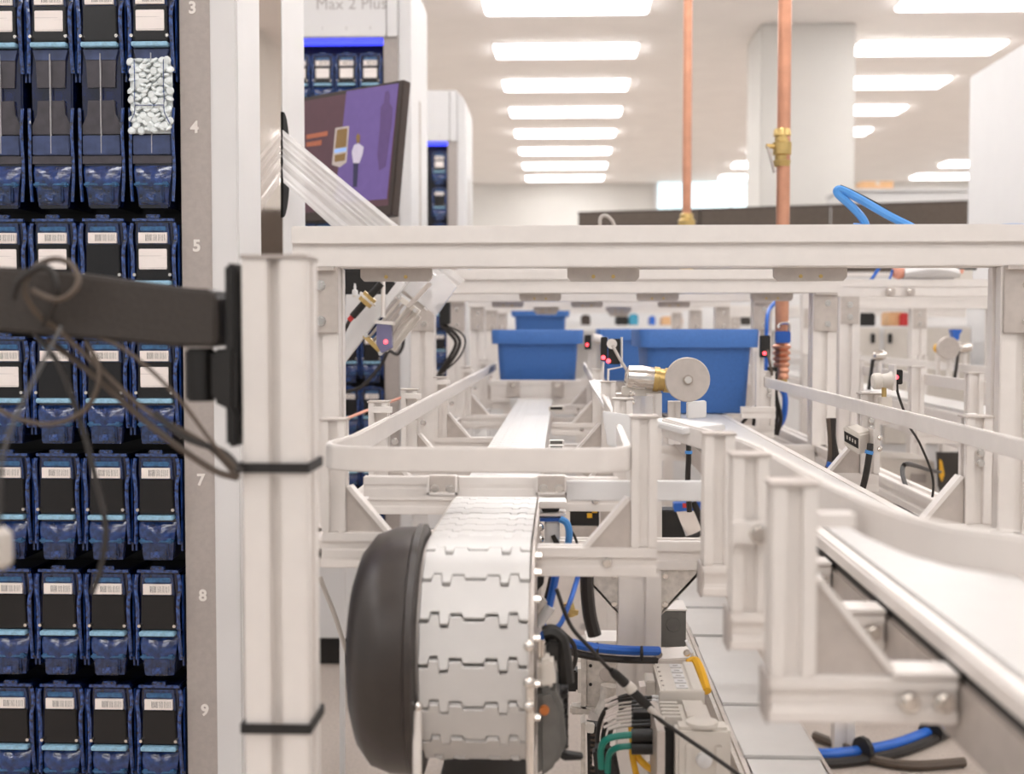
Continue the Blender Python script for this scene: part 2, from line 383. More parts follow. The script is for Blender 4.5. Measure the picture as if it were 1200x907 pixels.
for n in (3, 5, 6, 7, 8, 9):
    for c in range(5):
        has = lbl.get((c, n), 0)
        t = ('tall ' if n == 3 else '') + 'blue cassette, ' + ('white drug label' if has else 'bare black lid') + ', level with figure ' + WORD[n] + ', ' + INW[c]
        if n == 3 and c == 0: t = 'tall blue pill cassette filled with white tablets, level with figure three'
        place(CD if n == 3 else CS, (cx(c), 1.65, rowtop(n)), t, 'pill cassettes in the front cabinet', () if has else ('paper_label',))
for n in range(1, 10):
    for c in range(4):
        z = rowtop(n)
        t = ('blue lit cassette in the ' + ['top', 'second', 'third', 'fourth', 'fifth'][n - 1] + ' row behind the monitor, ' if n < 6 else 'dark blue cassette past the left guide rail, ' + ['upper', 'second', 'third', 'lowest'][n - 6] + ' row, ') + INW[c]
        place(CS, (cx(c), 3.54, z), t, 'cassettes in the machine behind the monitor', () if n < 3 else ('paper_label',))
for n in range(1, 9):
    place(CS, (cx(0), 5.5, rowtop(n)), 'blue pill cassette in the farthest machine, ' + ['top', 'second', 'third', 'fourth', 'fifth', 'sixth', 'seventh', 'eighth'][n - 1] + ' down its column', 'cassettes in the farthest machine', () if n == 1 else ('paper_label',))
# tablets in the filled cassette
pill0 = None; base = Vector((COL0, 1.65, rowtop(3)))
pc = [o for o in C.objects if o.name.startswith('pill_cassette') and o.get('label', '').startswith('tall blue pill cassette filled')][0]
def inpc(mb, n_, m_):
    o = mb.build(n_, m_); v0 = Vector(o.location); o.parent = pc; o.location = v0; return o
inpc(MB().slab(xz(sym([(.0245, -.107), (.0275, -.125), (.0275, -.19), (.025, -.203)]), -.0045), (0, .001, 0)), 'tablet_bed', 'pill')
inpc(MB().tube([(-.019, -.0135, -.110), (-.0185, -.0135, -.145), (-.0195, -.0135, -.16), (-.0185, -.0135, -.168), (.0185, -.0135, -.168), (.0195, -.0135, -.16), (.0185, -.0135, -.145), (.019, -.0135, -.110)], .0006, 6, 1), 'flap_edge', 'casrib')
inpc(MB().tube([(-.0185, -.0135, -.168), (-.0195, -.0135, -.178), (-.0265, -.0135, -.192)], .0006, 6, 1), 'flap_edge', 'casrib')
inpc(MB().tube([(.0185, -.0135, -.168), (.0195, -.0135, -.178), (.0265, -.0135, -.192)], .0006, 6, 1), 'flap_edge', 'casrib')
for i in range(15):
    for j in range(6):
        z = -.112 - i * .0062 + random.uniform(-.0015, .0015); x = -.0235 + j * .0095 + (.0047 if i % 2 else 0) + random.uniform(-.002, .002)
        if abs(x) > .026: continue
        if pill0 is None:
            pill0 = MB().lathe([(-.0024, .001), (-.002, .0042), (0, .0056), (.002, .0042), (.0024, .001)], (0, 0, 0), (0, 0, 1), 10).build('tablet', 'pill', smooth=True)
            o = pill0
        else: o = pill0.copy(); C.objects.link(o)
        tag(o, 'white round tablet inside the tall filled cassette', 'tablet', 'tablets in the filled cassette')
        o.location = base + Vector((x, -.0075, z)); o.rotation_euler = (random.uniform(.1, 1.9), random.uniform(-.9, .9), 0)
# ================================================================== PURPLE MONITOR
TR = at(473, 93, 2.6); uu = Vector((.784, -.62, 0)); vv = Vector((.62 * .036, .784 * .036, .275)).normalized(); nrm = uu.cross(vv).normalized()
if nrm.y > 0: nrm = -nrm
Wm, Hm = .49, .277
r = thing('monitor', TR - uu * Wm / 2 - vv * Hm, 'tilted monitor with dark frame showing a violet picture of a person', 'monitor')
def mq(u0, u1, v0, v1, off=0.): return [TR - uu * u + -vv * v + nrm * off for u, v in ((u1, v1), (u0, v1), (u0, v0), (u1, v0))]
MB().slab(mq(0, Wm, 0, Hm), -nrm * .022).build('case', 'bezel', r, bevel=.002)
sc = MB().slab(mq(.012, Wm - .012, .009, Hm - .02, .0008), -nrm * .002).build('screen', 's_maroon', r)
PO = TR + nrm * .0012
def pic(name, m, pts, off=.0): MB().slab([onplane(x, y, PO + nrm * off, nrm) for x, y in pts], -nrm * .0004).build(name, m, sc)
pic('violet_area', 's_purple', [(406, 107), (467, 97.5), (453, 233), (392, 238)])
pic('shadow_figure', 's_shadow', [(451, 108), (455, 106), (457, 112), (456, 120), (460, 126), (459, 145), (456, 165), (452, 195), (444, 200), (442, 180), (445, 150), (446, 126), (450, 120)], .0005)
pic('badge', 's_badge', [(393, 150), (409, 147.5), (406, 190), (398, 196), (389, 193)], .0005)
pic('badge_picture', 's_brown', [(395, 152), (407, 150), (405.5, 172), (392.5, 174)], .001)
pic('badge_band', 's_lblue', [(392, 175), (406, 172.5), (405.5, 177), (391.5, 179.5)], .001)
pic('badge_picture', 's_brown', [(392, 182), (405, 179), (404, 188), (392, 190)], .001)
pic('trousers', 's_dark', [(414, 190), (420, 190), (419, 205), (418, 219), (413.5, 219)], .0005)
pic('shirt', 's_shirt', [(415, 170), (420, 168), (426, 172), (425, 180), (421, 191), (414, 191), (412, 178)], .0008)
pic('head', 's_brown', [(417, 160), (419.5, 156), (422, 159), (421.5, 167), (418, 168)], .0008)
pic('caption', 's_orange', [(359, 158), (384, 153.5), (383.5, 159), (359, 163)], .0005)
pic('caption', 's_orange', [(359, 167), (377, 164), (376.5, 170), (359, 172)], .0005)
bk = TR - uu * Wm * .45 - vv * Hm * .6 - nrm * .022
MB().cyl(bk, bk - nrm * .05, .03).build('mount_plate', 'black', r)
MB().tube([bk - nrm * .05, Vector((bk.x - .06, 3.2, bk.z)), Vector((bk.x - .06, 3.52, bk.z))], .014, 8, 4).build('wall_arm', 'black', r, smooth=True)
MB().box(bk.x - .11, bk.x - .01, 3.515, 3.524, bk.z - .05, bk.z + .05).build('wall_bracket', 'black', r)

# ================================================================== PLASTIC FILM
def ribbon(name, A0, A1, B0, B1, nu, nv, amp, m, par=None):
    g = MB(); off = [random.uniform(-amp, amp) for _ in range(nv + 1)]
    nrm_ = (A1 - A0).cross(B0 - A0).normalized(); vs = []
    for j in range(nv + 1):
        for i in range(nu + 1):
            u = i / nu; v = j / nv; p = (A0.lerp(A1, u)).lerp(B0.lerp(B1, u), v)
            vs.append(p + nrm_ * (off[j] + amp * .6 * math.sin(u * 5 + j)))
    k = len(vs); vs += [p + nrm_ * .0006 for p in vs]; fs = []
    for j in range(nv):
        for i in range(nu):
            a = j * (nu + 1) + i; q = (a, a + 1, a + nu + 2, a + nu + 1); fs += [q, tuple(x + k for x in q[::-1])]
    return g.add(vs, fs).build(name, m, par)
A0 = onX(330.8, 152, XS); B0 = onX(330.8, 214, XS)
fl = ribbon('plastic_film', A0 + Vector((.001, 0, 0)), at(545, 329, 2.12), B0 + Vector((.001, 0, 0)), at(499, 364, 2.12), 14, 18, .0016, 'film')
tag(fl, 'clear crinkled plastic pouch film pulled from the cabinet slot', 'plastic film')

# ================================================================== NEAR POST, MONITOR ARM
r = thing('mounting_post', (-.1755, .796, 0), 'close aluminium post with black straps carrying the monitor arm', 'post')
a = at(283, 400, .776).x; b = at(358, 400, .776).x; w_ = b - a; zt = at(320, 303, .776).z
MB().bar(((a + b) / 2, .776 + w_ / 2, .012), ((a + b) / 2, .776 + w_ / 2, zt), w_, w_, sl=.17, sd=.22).build('profile', 'alu', r, bevel=.0012)
MB().box(a - .0005, b + .0005, .7755, .7765 + w_, zt, zt + .0025).build('end_cap', 'grey', r)
MB().box(a - .03, b + .03, .75, .84, 0, .012).build('foot_plate', 'alu_dull', r)
for y in (548, 853):
    z = at(320, y, .776).z
    MB().strip([(a - .0015, .774), (b + .0015, .774), (b + .0015, .778 + w_), (a - .0015, .778 + w_), (a - .0015, .774)], z - .003, z + .003, .002).build('strap', 'rubber', r)
r = thing('swing_mount', at(278, 470, .79), 'black articulated monitor arm bolted to the close aluminium post', 'monitor arm')
p0 = at(272, 521, .79); p1 = at(283, 310, .79)
MB().box(p0.x, a - .0026, .775, .815, p0.z, p1.z).build('wall_plate', 'black', r, bevel=.002)
for y in (326, 500): c_ = at(273, y, .775); MB().cyl((c_.x - .002, .79, c_.z), (c_.x + .006, .79, c_.z), .004, n=10).build('bolt', 'cblack', r)
p0 = at(252, 478, .79); p1 = at(275, 410, .79)
MB().slab([at(246, 409, .77), at(276, 409, .77), at(276, 486, .77), at(262, 478, .77), at(246, 470, .77)], (0, .035, 0)).build('hinge_block', 'black', r, bevel=.003)
k0 = at(234, 408, .785); k1 = at(234, 470, .785)
MB().cyl((k0.x, .787, k1.z), (k0.x, .787, k0.z), .0095, n=20).build('hinge_barrel', 'black', r, bevel=.0015, smooth=True)
TA = [at(-60, 309, .77), at(80, 318, .77), at(215, 337, .77), at(247, 339, .77), at(253, 345, .77), at(254, 400, .77), at(250, 407, .77), at(200, 406, .77), at(60, 393, .77), at(-60, 384, .77)]
MB().slab(TA, (0, .045, 0)).build('arm_cover', 'blackpaint', r, bevel=.006, smooth=True, seg=3)
MB().slab([at(-60, 385, .775), at(60, 394, .775), at(215, 407, .775), at(215, 398, .79), at(-60, 378, .79)], (0, .03, 0)).build('under_channel', 'black', r)
def cable(name, pts, rad, m, label, cat='cable', group=None, sub=6, n=8):
    return tag(MB().tube(path(*pts), rad, n, sub).build(name, m, smooth=True), label, cat, group)
cable('arm_cable', [(38, 340, .75), (60, 350, .745), (78, 348, .745), (92, 330, .75), (82, 309, .755), (60, 304, .755), (36, 318, .755), (30, 345, .752), (48, 372, .76), (70, 388, .77), (110, 425, .775), (170, 480, .775), (240, 520, .772), (280, 560, .768)], .0018, 'cable', 'brown grey cable looped over the monitor arm and strapped to the post')
cable('arm_cable', [(56, 398, .79), (110, 440, .79), (178, 500, .785), (245, 548, .775), (278, 560, .77)], .0022, 'cable', 'thick brown grey cable sagging from under the monitor arm to the upper strap')
cable('arm_cable', [(100, 388, .775), (150, 412, .77), (205, 462, .768), (250, 520, .766), (276, 548, .765)], .0013, 'cable', 'thin brown grey cable running beside the numbers from the arm to the strap')
cable('arm_cable', [(-20, 470, .77), (20, 490, .77), (60, 497, .77), (95, 484, .77), (112, 460, .77), (116, 430, .772), (100, 400, .775)], .0016, 'cable', 'brown grey cable drooping in a wide curve under the monitor arm')
cable('arm_cable', [(40, 390, .775), (70, 430, .775), (96, 500, .775), (114, 570, .772), (124, 620, .77), (118, 665, .77), (108, 695, .77)], .0019, 'cblack', 'black cable hanging straight down in front of the cassettes')
cable('arm_cable', [(182, 484, .773), (215, 512, .77), (262, 530, .768), (283, 553, .766)], .0021, 'cblack', 'short black cable crossing the grey strip near number 7')
cable('arm_cable', [(15, 350, .75), (22, 330, .748), (45, 314, .746), (60, 318, .745), (66, 350, .748), (50, 380, .765)], .0022, 'cblack', 'black cable loop wound around the end of the monitor arm')
pb = at(4, 640, .6)
r = thing('power_adapter', pb - Vector((0, 0, .012)), 'small white rounded adapter hanging beside the cassettes', 'adapter')
MB().lathe([(-.011, .003), (-.008, .006), (.006, .006), (.009, .003)], pb - Vector((.002, 0, 0)), (0, 0, 1), 14).build('body', 'cgrey', r, smooth=True)
MB().tube([pb + Vector((-.002, 0, .008)), pb + Vector((-.006, .02, .05)), pb + Vector((-.018, .12, .105))], .0012, 6).build('cord', 'cblack', r, smooth=True)
cable('drop_cable', [(375, 676, 1.16), (380, 690, 1.16), (392, 720, 1.16), (405, 760, 1.16), (420, 800, 1.18)], .0022, 'cgrey', 'light grey cable slanting down beside the charcoal drive cover')

# ================================================================== PORTAL FRAMES
XL, XR = -.298, .518; ZB, ZT = Z(.0672), Z(.112)
def bolts(parent, pts, rad, hgt, d=(0, -1, 0)):
    for p in pts:
        p = Vector(p); dd = Vector(d)
        MB().lathe([(0, rad * 1.3), (hgt * .25, rad * 1.3), (hgt * .26, rad), (hgt, rad * .96)], p, dd, 8).build('bolt', 'steel', parent)
def portal(Y, label, plates):
    r = thing('portal_frame', ((XL + XR) / 2, Y, Z(-.222)), label, 'frame')
    MB().bar((XL, Y + .0225, (ZB + ZT) / 2), (XR, Y + .0225, (ZB + ZT) / 2), .045, .045, sl=.1, sd=.05).build('crossbeam', 'alu', r, bevel=.0012)
    MB().box(XL + .0005, XR - .0005, Y - .0035, Y, ZT - .0195, ZT).build('cover_strip', 'alu', r, bevel=.001)
    for x in (-.2695, .4935):
        s = 1 if x > 0 else -1
        MB().bar((x, Y + .0235, Z(-.222)), (x, Y + .0235, ZB), .045, .045).build('leg', 'alu', r, bevel=.001)
        MB().box(x - .021, x + .0225, Y - .004, Y + .0005, ZB - .072, ZB).build('corner_plate', 'alu_dull', r, bevel=.0008)
        MB().box(x - .02, x + .02, Y - .012, Y - .0035, ZB - .004, ZB).build('corner_flange', 'alu_dull', r)
        bolts(r, [(x + .004, Y - .004, ZB - .02), (x + .004, Y - .004, ZB - .059)], .0045, .005)
    for px in plates:
        c_ = at(px, 320, Y + .03).x
        pl_ = MB().slab([(c_ + sx * (.040 - (0 if k else .004)), Y + .03, ZB - (.010 if k else .0145)) for sx, k in ((-1, 1), (-1, 0), (1, 0), (1, 1))] + [(c_ + .04, Y + .03, ZB), (c_ - .04, Y + .03, ZB)], (0, .01, 0)).build('joint_plate', 'alu_dull', r)
        for e in (-.011, .011): MB().cyl((c_ + e, Y + .0285, ZB - .0095), (c_ + e, Y + .03, ZB - .0095), .0022, n=8).build('screw', 'brass', pl_)
    return r
portal(1.40, 'aluminium portal frame whose top beam carries the blue hose loop', (464, 707, 950))
portal(2.44, 'aluminium portal frame next behind the beam with the hose loop', (633, 771, 905))
portal(3.20, 'third aluminium portal frame down the conveyor, over the blue totes', (595, 688, 790))
for i, y in enumerate((4.0, 4.8, 5.6)):
    portal(y, ['fourth', 'fifth', 'sixth'][i] + ' aluminium portal frame down the conveyor behind the totes', (640, 725))
# base frame carrying everything
r = thing('base_frame', (.1, 3.2, 0), 'aluminium base frame on floor legs under the conveyor lanes', 'frame')
BZ0, BZ1 = Z(-.252), Z(-.222)
for y in (1.345, 2.46, 3.22, 4.02, 4.82, 5.62):
    MB().bar((-.255, y, (BZ0 + BZ1) / 2), (.478, y, (BZ0 + BZ1) / 2), .03, .03, sl=.3, sd=.12).build('cross_beam', 'alu', r, bevel=.001)
for x in (-.27, .4935):
    MB().bar((x, 1.33, (BZ0 + BZ1) / 2), (x, 5.7, (BZ0 + BZ1) / 2), .03, .03, sl=.3, sd=.12).build('long_beam', 'alu', r, bevel=.001)
for y in (1.345, 2.46, 4.02, 5.62):
    for x in ((.0805,) if y < 5 else (-.24, .0805, .46)):
        MB().bar((x, y + .008, .02), (x, y + .008, BZ0), .045, .045, nw=1, sl=.26, sd=.1).build('floor_leg', 'alu', r, bevel=.001)
        MB().cyl((x, y + .008, 0), (x, y + .008, .02), .03, .02).build('levelling_foot', 'grey', r)
        for s in (-1, 1):
            x0 = x + s * .0226; x1 = x + s * .066
            g = MB().slab([(x0, y - .012, BZ0), (x1, y - .012, BZ0), (x0, y - .012, BZ0 - .046)], (0, .003, 0)).build('gusset', 'galv', r)
            MB().slab([(x0, y + .02, BZ0), (x1, y + .02, BZ0), (x0, y + .02, BZ0 - .046)], (0, .003, 0)).build('gusset', 'galv', r)
            MB().slab([(x1, y - .012, BZ0), (x1 - s * .004, y - .012, BZ0), (x0, y - .012, BZ0 - .044), (x0, y - .012, BZ0 - .048)], (0, .035, 0)).build('gusset_web', 'galv', r)
            bolts(g, [(x0 + s * .004, y - .0125, BZ0 - .006), (x0 + s * .004, y - .0125, BZ0 - .036)], .0025, .003)

# ================================================================== LANE 1 CONVEYOR
BX0, BX1, BZ = -.109, -.025, Z(-.17)
r = thing('belt_conveyor', (-.067, 2.5, Z(-.25)), 'belt conveyor with white chain plates and charcoal drive cover, left lane', 'conveyor'); L1 = r
PIT = .0335; RW = .089; YC = 1.035
def plate_mesh():
    hw = (BX1 - BX0) / 2; pat = [(-hw, -.8 * hw, 0), (-.8 * hw, -.62 * hw, 1), (-.62 * hw, -.45 * hw, -.6), (-.45 * hw, -.2 * hw, .8), (-.2 * hw, .2 * hw, .2), (.2 * hw, .45 * hw, .8), (.45 * hw, .62 * hw, -.6), (.62 * hw, .8 * hw, 1), (.8 * hw, hw, 0)]
    fr = []; e = .0062
    for u0, u1, o in pat: fr += [(u0 + .0006, o * e), (u1 - .0006, o * e)]
    up = [(u, PIT / 2 - .0014 + v) for u, v in fr]; dn = [(u, -PIT / 2 + .0014 + v) for u, v in fr[::-1]]
    return up + dn
pm = plate_mesh(); plate0 = None
def add_plate(y, z, ang):
    global plate0
    if plate0 is None:
        mb = MB().slab([(u, v, 0) for u, v in pm], (0, 0, -.005)); old = WL.get('chain_plate')
        plate0 = mb.build('chain_plate', 'whitep', bevel=.0006, seg=1); o = plate0; o.data.transform(Matrix.Translation(WL[o.name]))
    else: o = plate0.copy(); C.objects.link(o)
    o.parent = L1; o.location = Vector(((BX0 + BX1) / 2, y, z)) - WL[L1.name]; o.rotation_euler = (ang, 0, 0)
y = YC + PIT * .5
while y < 5.9: add_plate(y, BZ, 0); y += PIT
da = PIT / RW; k = 0
while k * da + da / 2 < math.pi + .5:
    t = (k + .5) * da; add_plate(YC - RW * math.sin(t), BZ - RW + RW * math.cos(t), t); k += 1
xm = (BX0 + BX1) / 2
MB().cyl((BX0 + .006, YC, BZ - RW), (BX1 - .006, YC, BZ - RW), RW - .012, n=28).build('end_wheel', 'cgrey', r, smooth=True)
MB().bar((xm, YC + .06, BZ - .029), (xm, 5.9, BZ - .029), .078, .04, 2, 1).build('track_beam', 'alu', r)
for x in (BX0 - .003, BX1 + .0005):
    s_ = [(x, YC + .27, BZ - .004), (x, YC, BZ - .004)] if x < -.05 else [(x, YC + .27, BZ - .001), (x, YC, BZ - .001)]
    arc = [(x, YC - (RW - .005) * math.sin(t), BZ - RW + (RW - .004) * math.cos(t)) for t in [math.pi * i / 12 for i in range(13)]]
    sp = MB().slab(s_[:1] + arc + [(x, YC + .27, BZ - RW * 2 + .01)], (.0025, 0, 0)).build('side_plate', 'alu_dull', r)
    if x > -.05:
        bolts(sp, [(x + .0025, YC - (RW - .012) * math.sin(t), BZ - RW + (RW - .012) * math.cos(t)) for t in (.15, .5, .85, 1.25, 1.7, 2.1)], .003, .005, (1, 0, 0))
MB().tube([at(489, 826, .945), at(489, 960, .945)], .0035, 10, 1)  .build('guard_rod', 'alu', r, smooth=True)
MB().ball(at(489, 828, .945), .0042).build('rod_end', 'steel', r, smooth=True)
MB().tube([at(621, 798, .945), at(622, 960, .945)], .0035, 10, 1).build('guard_rod', 'steel', r, smooth=True)
for y in (757, 800, 828): MB().ball(at(620, y, .94), .0045).build('rod_end', 'steel', r, smooth=True)
# charcoal drive cover
MB().lathe([(0, .048), (.002, .062), (.008, .080), (.018, .093), (.034, .099), (.058, .100)], (-.170, YC, Z(-.262)), (1, 0, 0), 36).build('drive_cover', 'drum', r, smooth=True)
MB().lathe([(0, .098), (.003, .102), (.008, .102), (.01, .096)], (-.121, YC, Z(-.262)), (1, 0, 0), 36).build('cover_rim', 'drum', r, smooth=True)
MB().slab([at(481, 650, 1.05), at(484, 641, 1.05), at(500, 634, 1.05), at(500, 652, 1.05)], (0, .04, 0)).build('cover_latch', 'drum', r, bevel=.002)
MB().slab([(-.10, YC - .03, Z(-.365)), (-.03, YC - .03, Z(-.365)), (-.03, YC - .03, Z(-.39)), (-.10, YC - .03, Z(-.39))], (0, .08, 0)).build('drive_bracket', 'black', r)
# guide rails
GZ0, GZ1 = Z(-.114), Z(-.094)
def arcp(cx_, cy_, rr, a0, a1, n=10): return [(cx_ + rr * math.cos(a0 + (a1 - a0) * i / n), cy_ + rr * math.sin(a0 + (a1 - a0) * i / n)) for i in range(n + 1)]
pa = [(-.186, 3.6), (-.186, 2.4), (-.186, 1.13), (-.1885, 1.10), (-.1925, 1.075), (-.194, 1.055), (-.191, 1.037), (-.182, 1.022), (-.168, 1.013), (-.15, 1.010)] + [(-.06, 1.008), (0, 1.006)] + arcp(.022, 1.036, .03, math.pi * 1.5, math.pi * 2)[1:] + [(.053, 1.10), (.055, 1.26)]
MB().strip(pa, GZ0, GZ1, .0055).build('guide_rail', 'alu', r, bevel=.0012, smooth=True)
MB().strip([(.058, 1.30), (.058, 3.6)], Z(-.112), Z(-.095), .005).build('guide_rail', 'alu', r, bevel=.001)
PW = .021
def post(x, y, par, top=-.08, foot=-.2, pw=PW, capped=True, mt='alu'):
    MB().bar((x, y + pw / 2, Z(foot)), (x, y + pw / 2, Z(top)), pw, pw, sl=.34, sd=.2).build('post', mt, par, bevel=.0007)
    if capped: MB().box(x - pw / 2 - .001, x + pw / 2 + .001, y - .001, y + pw + .001, Z(top), Z(top) + .0018).build('post_cap', 'alu_dull', par)
def gusset(x, y, s, par, z0=-.178, w_=.034, h_=.04, dep=.012):
    g = MB().slab([(x, y, Z(z0)), (x + s * w_, y, Z(z0)), (x, y, Z(z0 + h_))], (0, dep, 0)).build('gusset', 'alu_dull', par)
    MB().slab([(x + s * w_, y - .002, Z(z0)), (x + s * (w_ + .005), y - .002, Z(z0)), (x + s * .004, y - .002, Z(z0 + h_ + .001)), (x, y - .002, Z(z0 + h_))], (0, dep + .004, 0)).build('gusset_edge', 'alu', g)
for i, y in enumerate((1.10, 1.37, 1.65, 2.07, 2.62, 3.2)):
    x = -.1995
    post(x, y, r, foot=-.1772); gusset(x + .0107, y + .004, 1, r)
    MB().bar((x - .0105, y + .0105, Z(-.189)), (-.112, y + .0105, Z(-.189)), .021, .0235, sl=.32, sd=.12).build('cross_member', 'alu', r, bevel=.0007)
    MB().box(x + .0105, -.1885, y + .003, y + .018, Z(-.107), Z(-.098)).build('rail_clamp', 'alu', r)
    if i > 0:
        MB().box(x - .004, x + .016, y - .012, y - .0005, Z(-.09), Z(-.084)).build('rail_bracket', 'alu', r)
        bolts(r, [(x + .018, y + .002, Z(-.122))], .003, .004)
for i, y in enumerate((1.03, 1.40, 1.85, 2.4, 3.0)):
    x = .0655
    post(x, y, r, top=-.072 if i == 0 else -.078, foot=-.1772); gusset(x - .0107, y + .004, -1, r)
    MB().bar((-.021, y + .0105, Z(-.189)), (x + .0105, y + .0105, Z(-.189)), .021, .0235, sl=.32, sd=.12).build('cross_member', 'alu', r, bevel=.0007)
    bolts(r, [(x - .03, y, Z(-.189))], .003, .004)
# stop bars over the belt
sb = MB().bar((-.184, 1.175, Z(-.1455)), (.05, 1.175, Z(-.1455)), .012, .018, 1, 1, sl=.3, sd=.06).build('stop_bar', 'alu', r, bevel=.0006)
for x0, x1 in ((501, 536), (628, 664)):
    c0 = at(x0, 579, 1.155); c1 = at(x1, 558, 1.155)
    bx = MB().box(c0.x, c1.x, 1.155, 1.169, c0.z, c1.z).build('mount_block', 'alu_dull', sb, bevel=.001)
    MB().box(c0.x, c1.x, 1.151, 1.155, c0.z, c0.z + .002).box(c0.x, c0.x + .0018, 1.151, 1.155, c0.z, c1.z).box(c1.x - .0018, c1.x, 1.151, 1.155, c0.z, c1.z).build('block_lip', 'alu', sb)
    for t in (.25, .75): bolts(sb, [(c0.x + (c1.x - c0.x) * t, 1.155, c0.z + .005)], .0032, .004)
MB().box(at(663, 575, 1.16).x, at(830, 575, 1.16).x, 1.16, 1.172, at(700, 587, 1.16).z, at(700, 564, 1.16).z).build('transfer_bar', 'white', r, bevel=.001)
c0 = at(575, 471, 3.1); c1 = at(681, 446, 3.1)
sb = MB().bar((c0.x, 3.12, (c0.z + c1.z) / 2), (c1.x, 3.12, (c0.z + c1.z) / 2), .035, c1.z - c0.z, 1, 2, sl=.12, sd=.08).build('stop_block', 'alu', r, bevel=.001)
for x0, x1 in ((594, 609), (646, 661)):
    q0 = at(x0, 465, 3.09); q1 = at(x1, 447, 3.09)
    bx = MB().box(q0.x, q1.x, 3.095, 3.103, q0.z, q1.z).build('stop_bracket', 'alu_dull', sb); bolts(sb, [((q0.x + q1.x) / 2, 3.095, q1.z - .009)], .005, .006)
MB().slab(path((598, 467, 3.08), (607, 467, 3.08), (607, 480, 3.08), (598, 478, 3.08)), (0, .02, 0)).build('stop_pad', 'white', r)
# perforated plate and clutter at the right of the lane
q = path((690, 446, 2.1), (706, 445, 2.1), (717, 474, 1.75), (707, 474, 1.75))
pp = MB().slab(q, (0, 0, -.004)).build('perforated_plate', 'white', r)
for i in range(5):
    for j in range(2):
        c_ = (q[0].lerp(q[3], (i + .7) / 6)).lerp(q[1].lerp(q[2], (i + .7) / 6), .3 + .4 * j); MB().cyl(c_, c_ + Vector((0, 0, .0006)), .0022, n=8).build('hole', 'grey', pp)
MB().slab(path((706, 482, 1.27), (742, 487, 1.27), (740, 530, 1.27), (712, 522, 1.27)), (0, .008, 0)).build('rail_end_plate', 'white', r, bevel=.001)

# gear motor, right of the drive wheel
g = thing('gear_motor', (-.01, 1.02, Z(-.37)), 'grey gear motor with orange plug hanging beside the belt end', 'motor')
MB().slab(path((629, 810, .985), (649, 806, .985), (660, 830, .985), (664, 872, .985), (653, 898, .985), (630, 915, .985)), (0, .07, 0)).build('gearbox', 'motor', g, bevel=.004, smooth=True)
MB().slab(path((630, 775, .99), (648, 772, .99), (652, 806, .99), (630, 808, .99)), (0, .05, 0)).build('terminal_box', 'cream', g, bevel=.003)
for i in range(6): MB().slab(path((656, 815 + i * 12, 1.0), (666, 813 + i * 12, 1.0), (666, 817 + i * 12, 1.0), (656, 820 + i * 12, 1.0)), (0, .05, 0)).build('fin', 'black', g)
MB().lathe([(0, .004), (.003, .0035)], at(638, 832, .985), (0, -1, 0), 12).build('plug', 'orange', g)
MB().tube(path((637, 743, 1.02), (647, 741, 1.02), (657, 750, 1.02), (661, 770, 1.02), (664, 800, 1.02)), .0065, 8).build('flex_conduit', 'black', g, smooth=True)
MB().slab(path((640, 750, 1.01), (655, 752, 1.01), (654, 778, 1.01), (640, 776, 1.01)), (0, .03, 0)).build('cable_box', 'black', g, bevel=.002)
for x_ in (632, 636): MB().tube(path((x_, 750, 1.0), (x_, 772, 1.0)), .0016, 8, 1).build('screw', 'steel', g)
MB().slab(path((649, 880, 1.02), (664, 884, 1.02), (684, 887, 1.02), (683, 891, 1.02), (660, 892, 1.02)), (0, .012, 0)).build('plug_connector', 'black', g, bevel=.001)

# ================================================================== LANE 2 CONVEYOR
r = thing('belt_conveyor', (.26, 1.5, Z(-.25)), 'belt conveyor with smooth white belt and curved guide rail, right lane', 'conveyor'); L2 = r
MB().box(.2185, .302, .30, 5.9, Z(-.170), Z(-.165)).build('belt', 'whitep', r, bevel=.001)
for x in (.212, .3085):
    MB().box(x - .006, x + .0065, .30, 5.9, Z(-.178), Z(-.166)).build('track_lip', 'alu', r, bevel=.002)
    MB().box(x - .003, x + .003, .30, 5.9, Z(-.184), Z(-.178)).build('rubber_strip', 'rubber', r)
    MB().box(x - .0045, x + .0045, .30, 5.9, Z(-.2205), Z(-.184)).build('track_side', 'alu_dull', r, bevel=.002)
MB().box(.2175, .3025,   .32, 5.88, Z(-.2205), Z(-.175)).build('track_core', 'alu', r)
pa = [(.104, 1.31), (.120, 1.21), (.138, 1.12), (.1485, 1.05), (.1525, .98), (.154, .90), (.1555, .82), (.158, .74), (.162, .68), (.169, .63), (.181, .595), (.203, .572), (.235, .557), (.285, .545), (.34, .54)]
MB().strip(pa, Z(-.110), Z(-.091), .007).build('guide_rail', 'alu', r, bevel=.0015, smooth=True)
MB().strip([(.372, .80), (.372, 2.47)], Z(-.1065), Z(-.0895), .006).build('guide_rail', 'alu', r, bevel=.001)
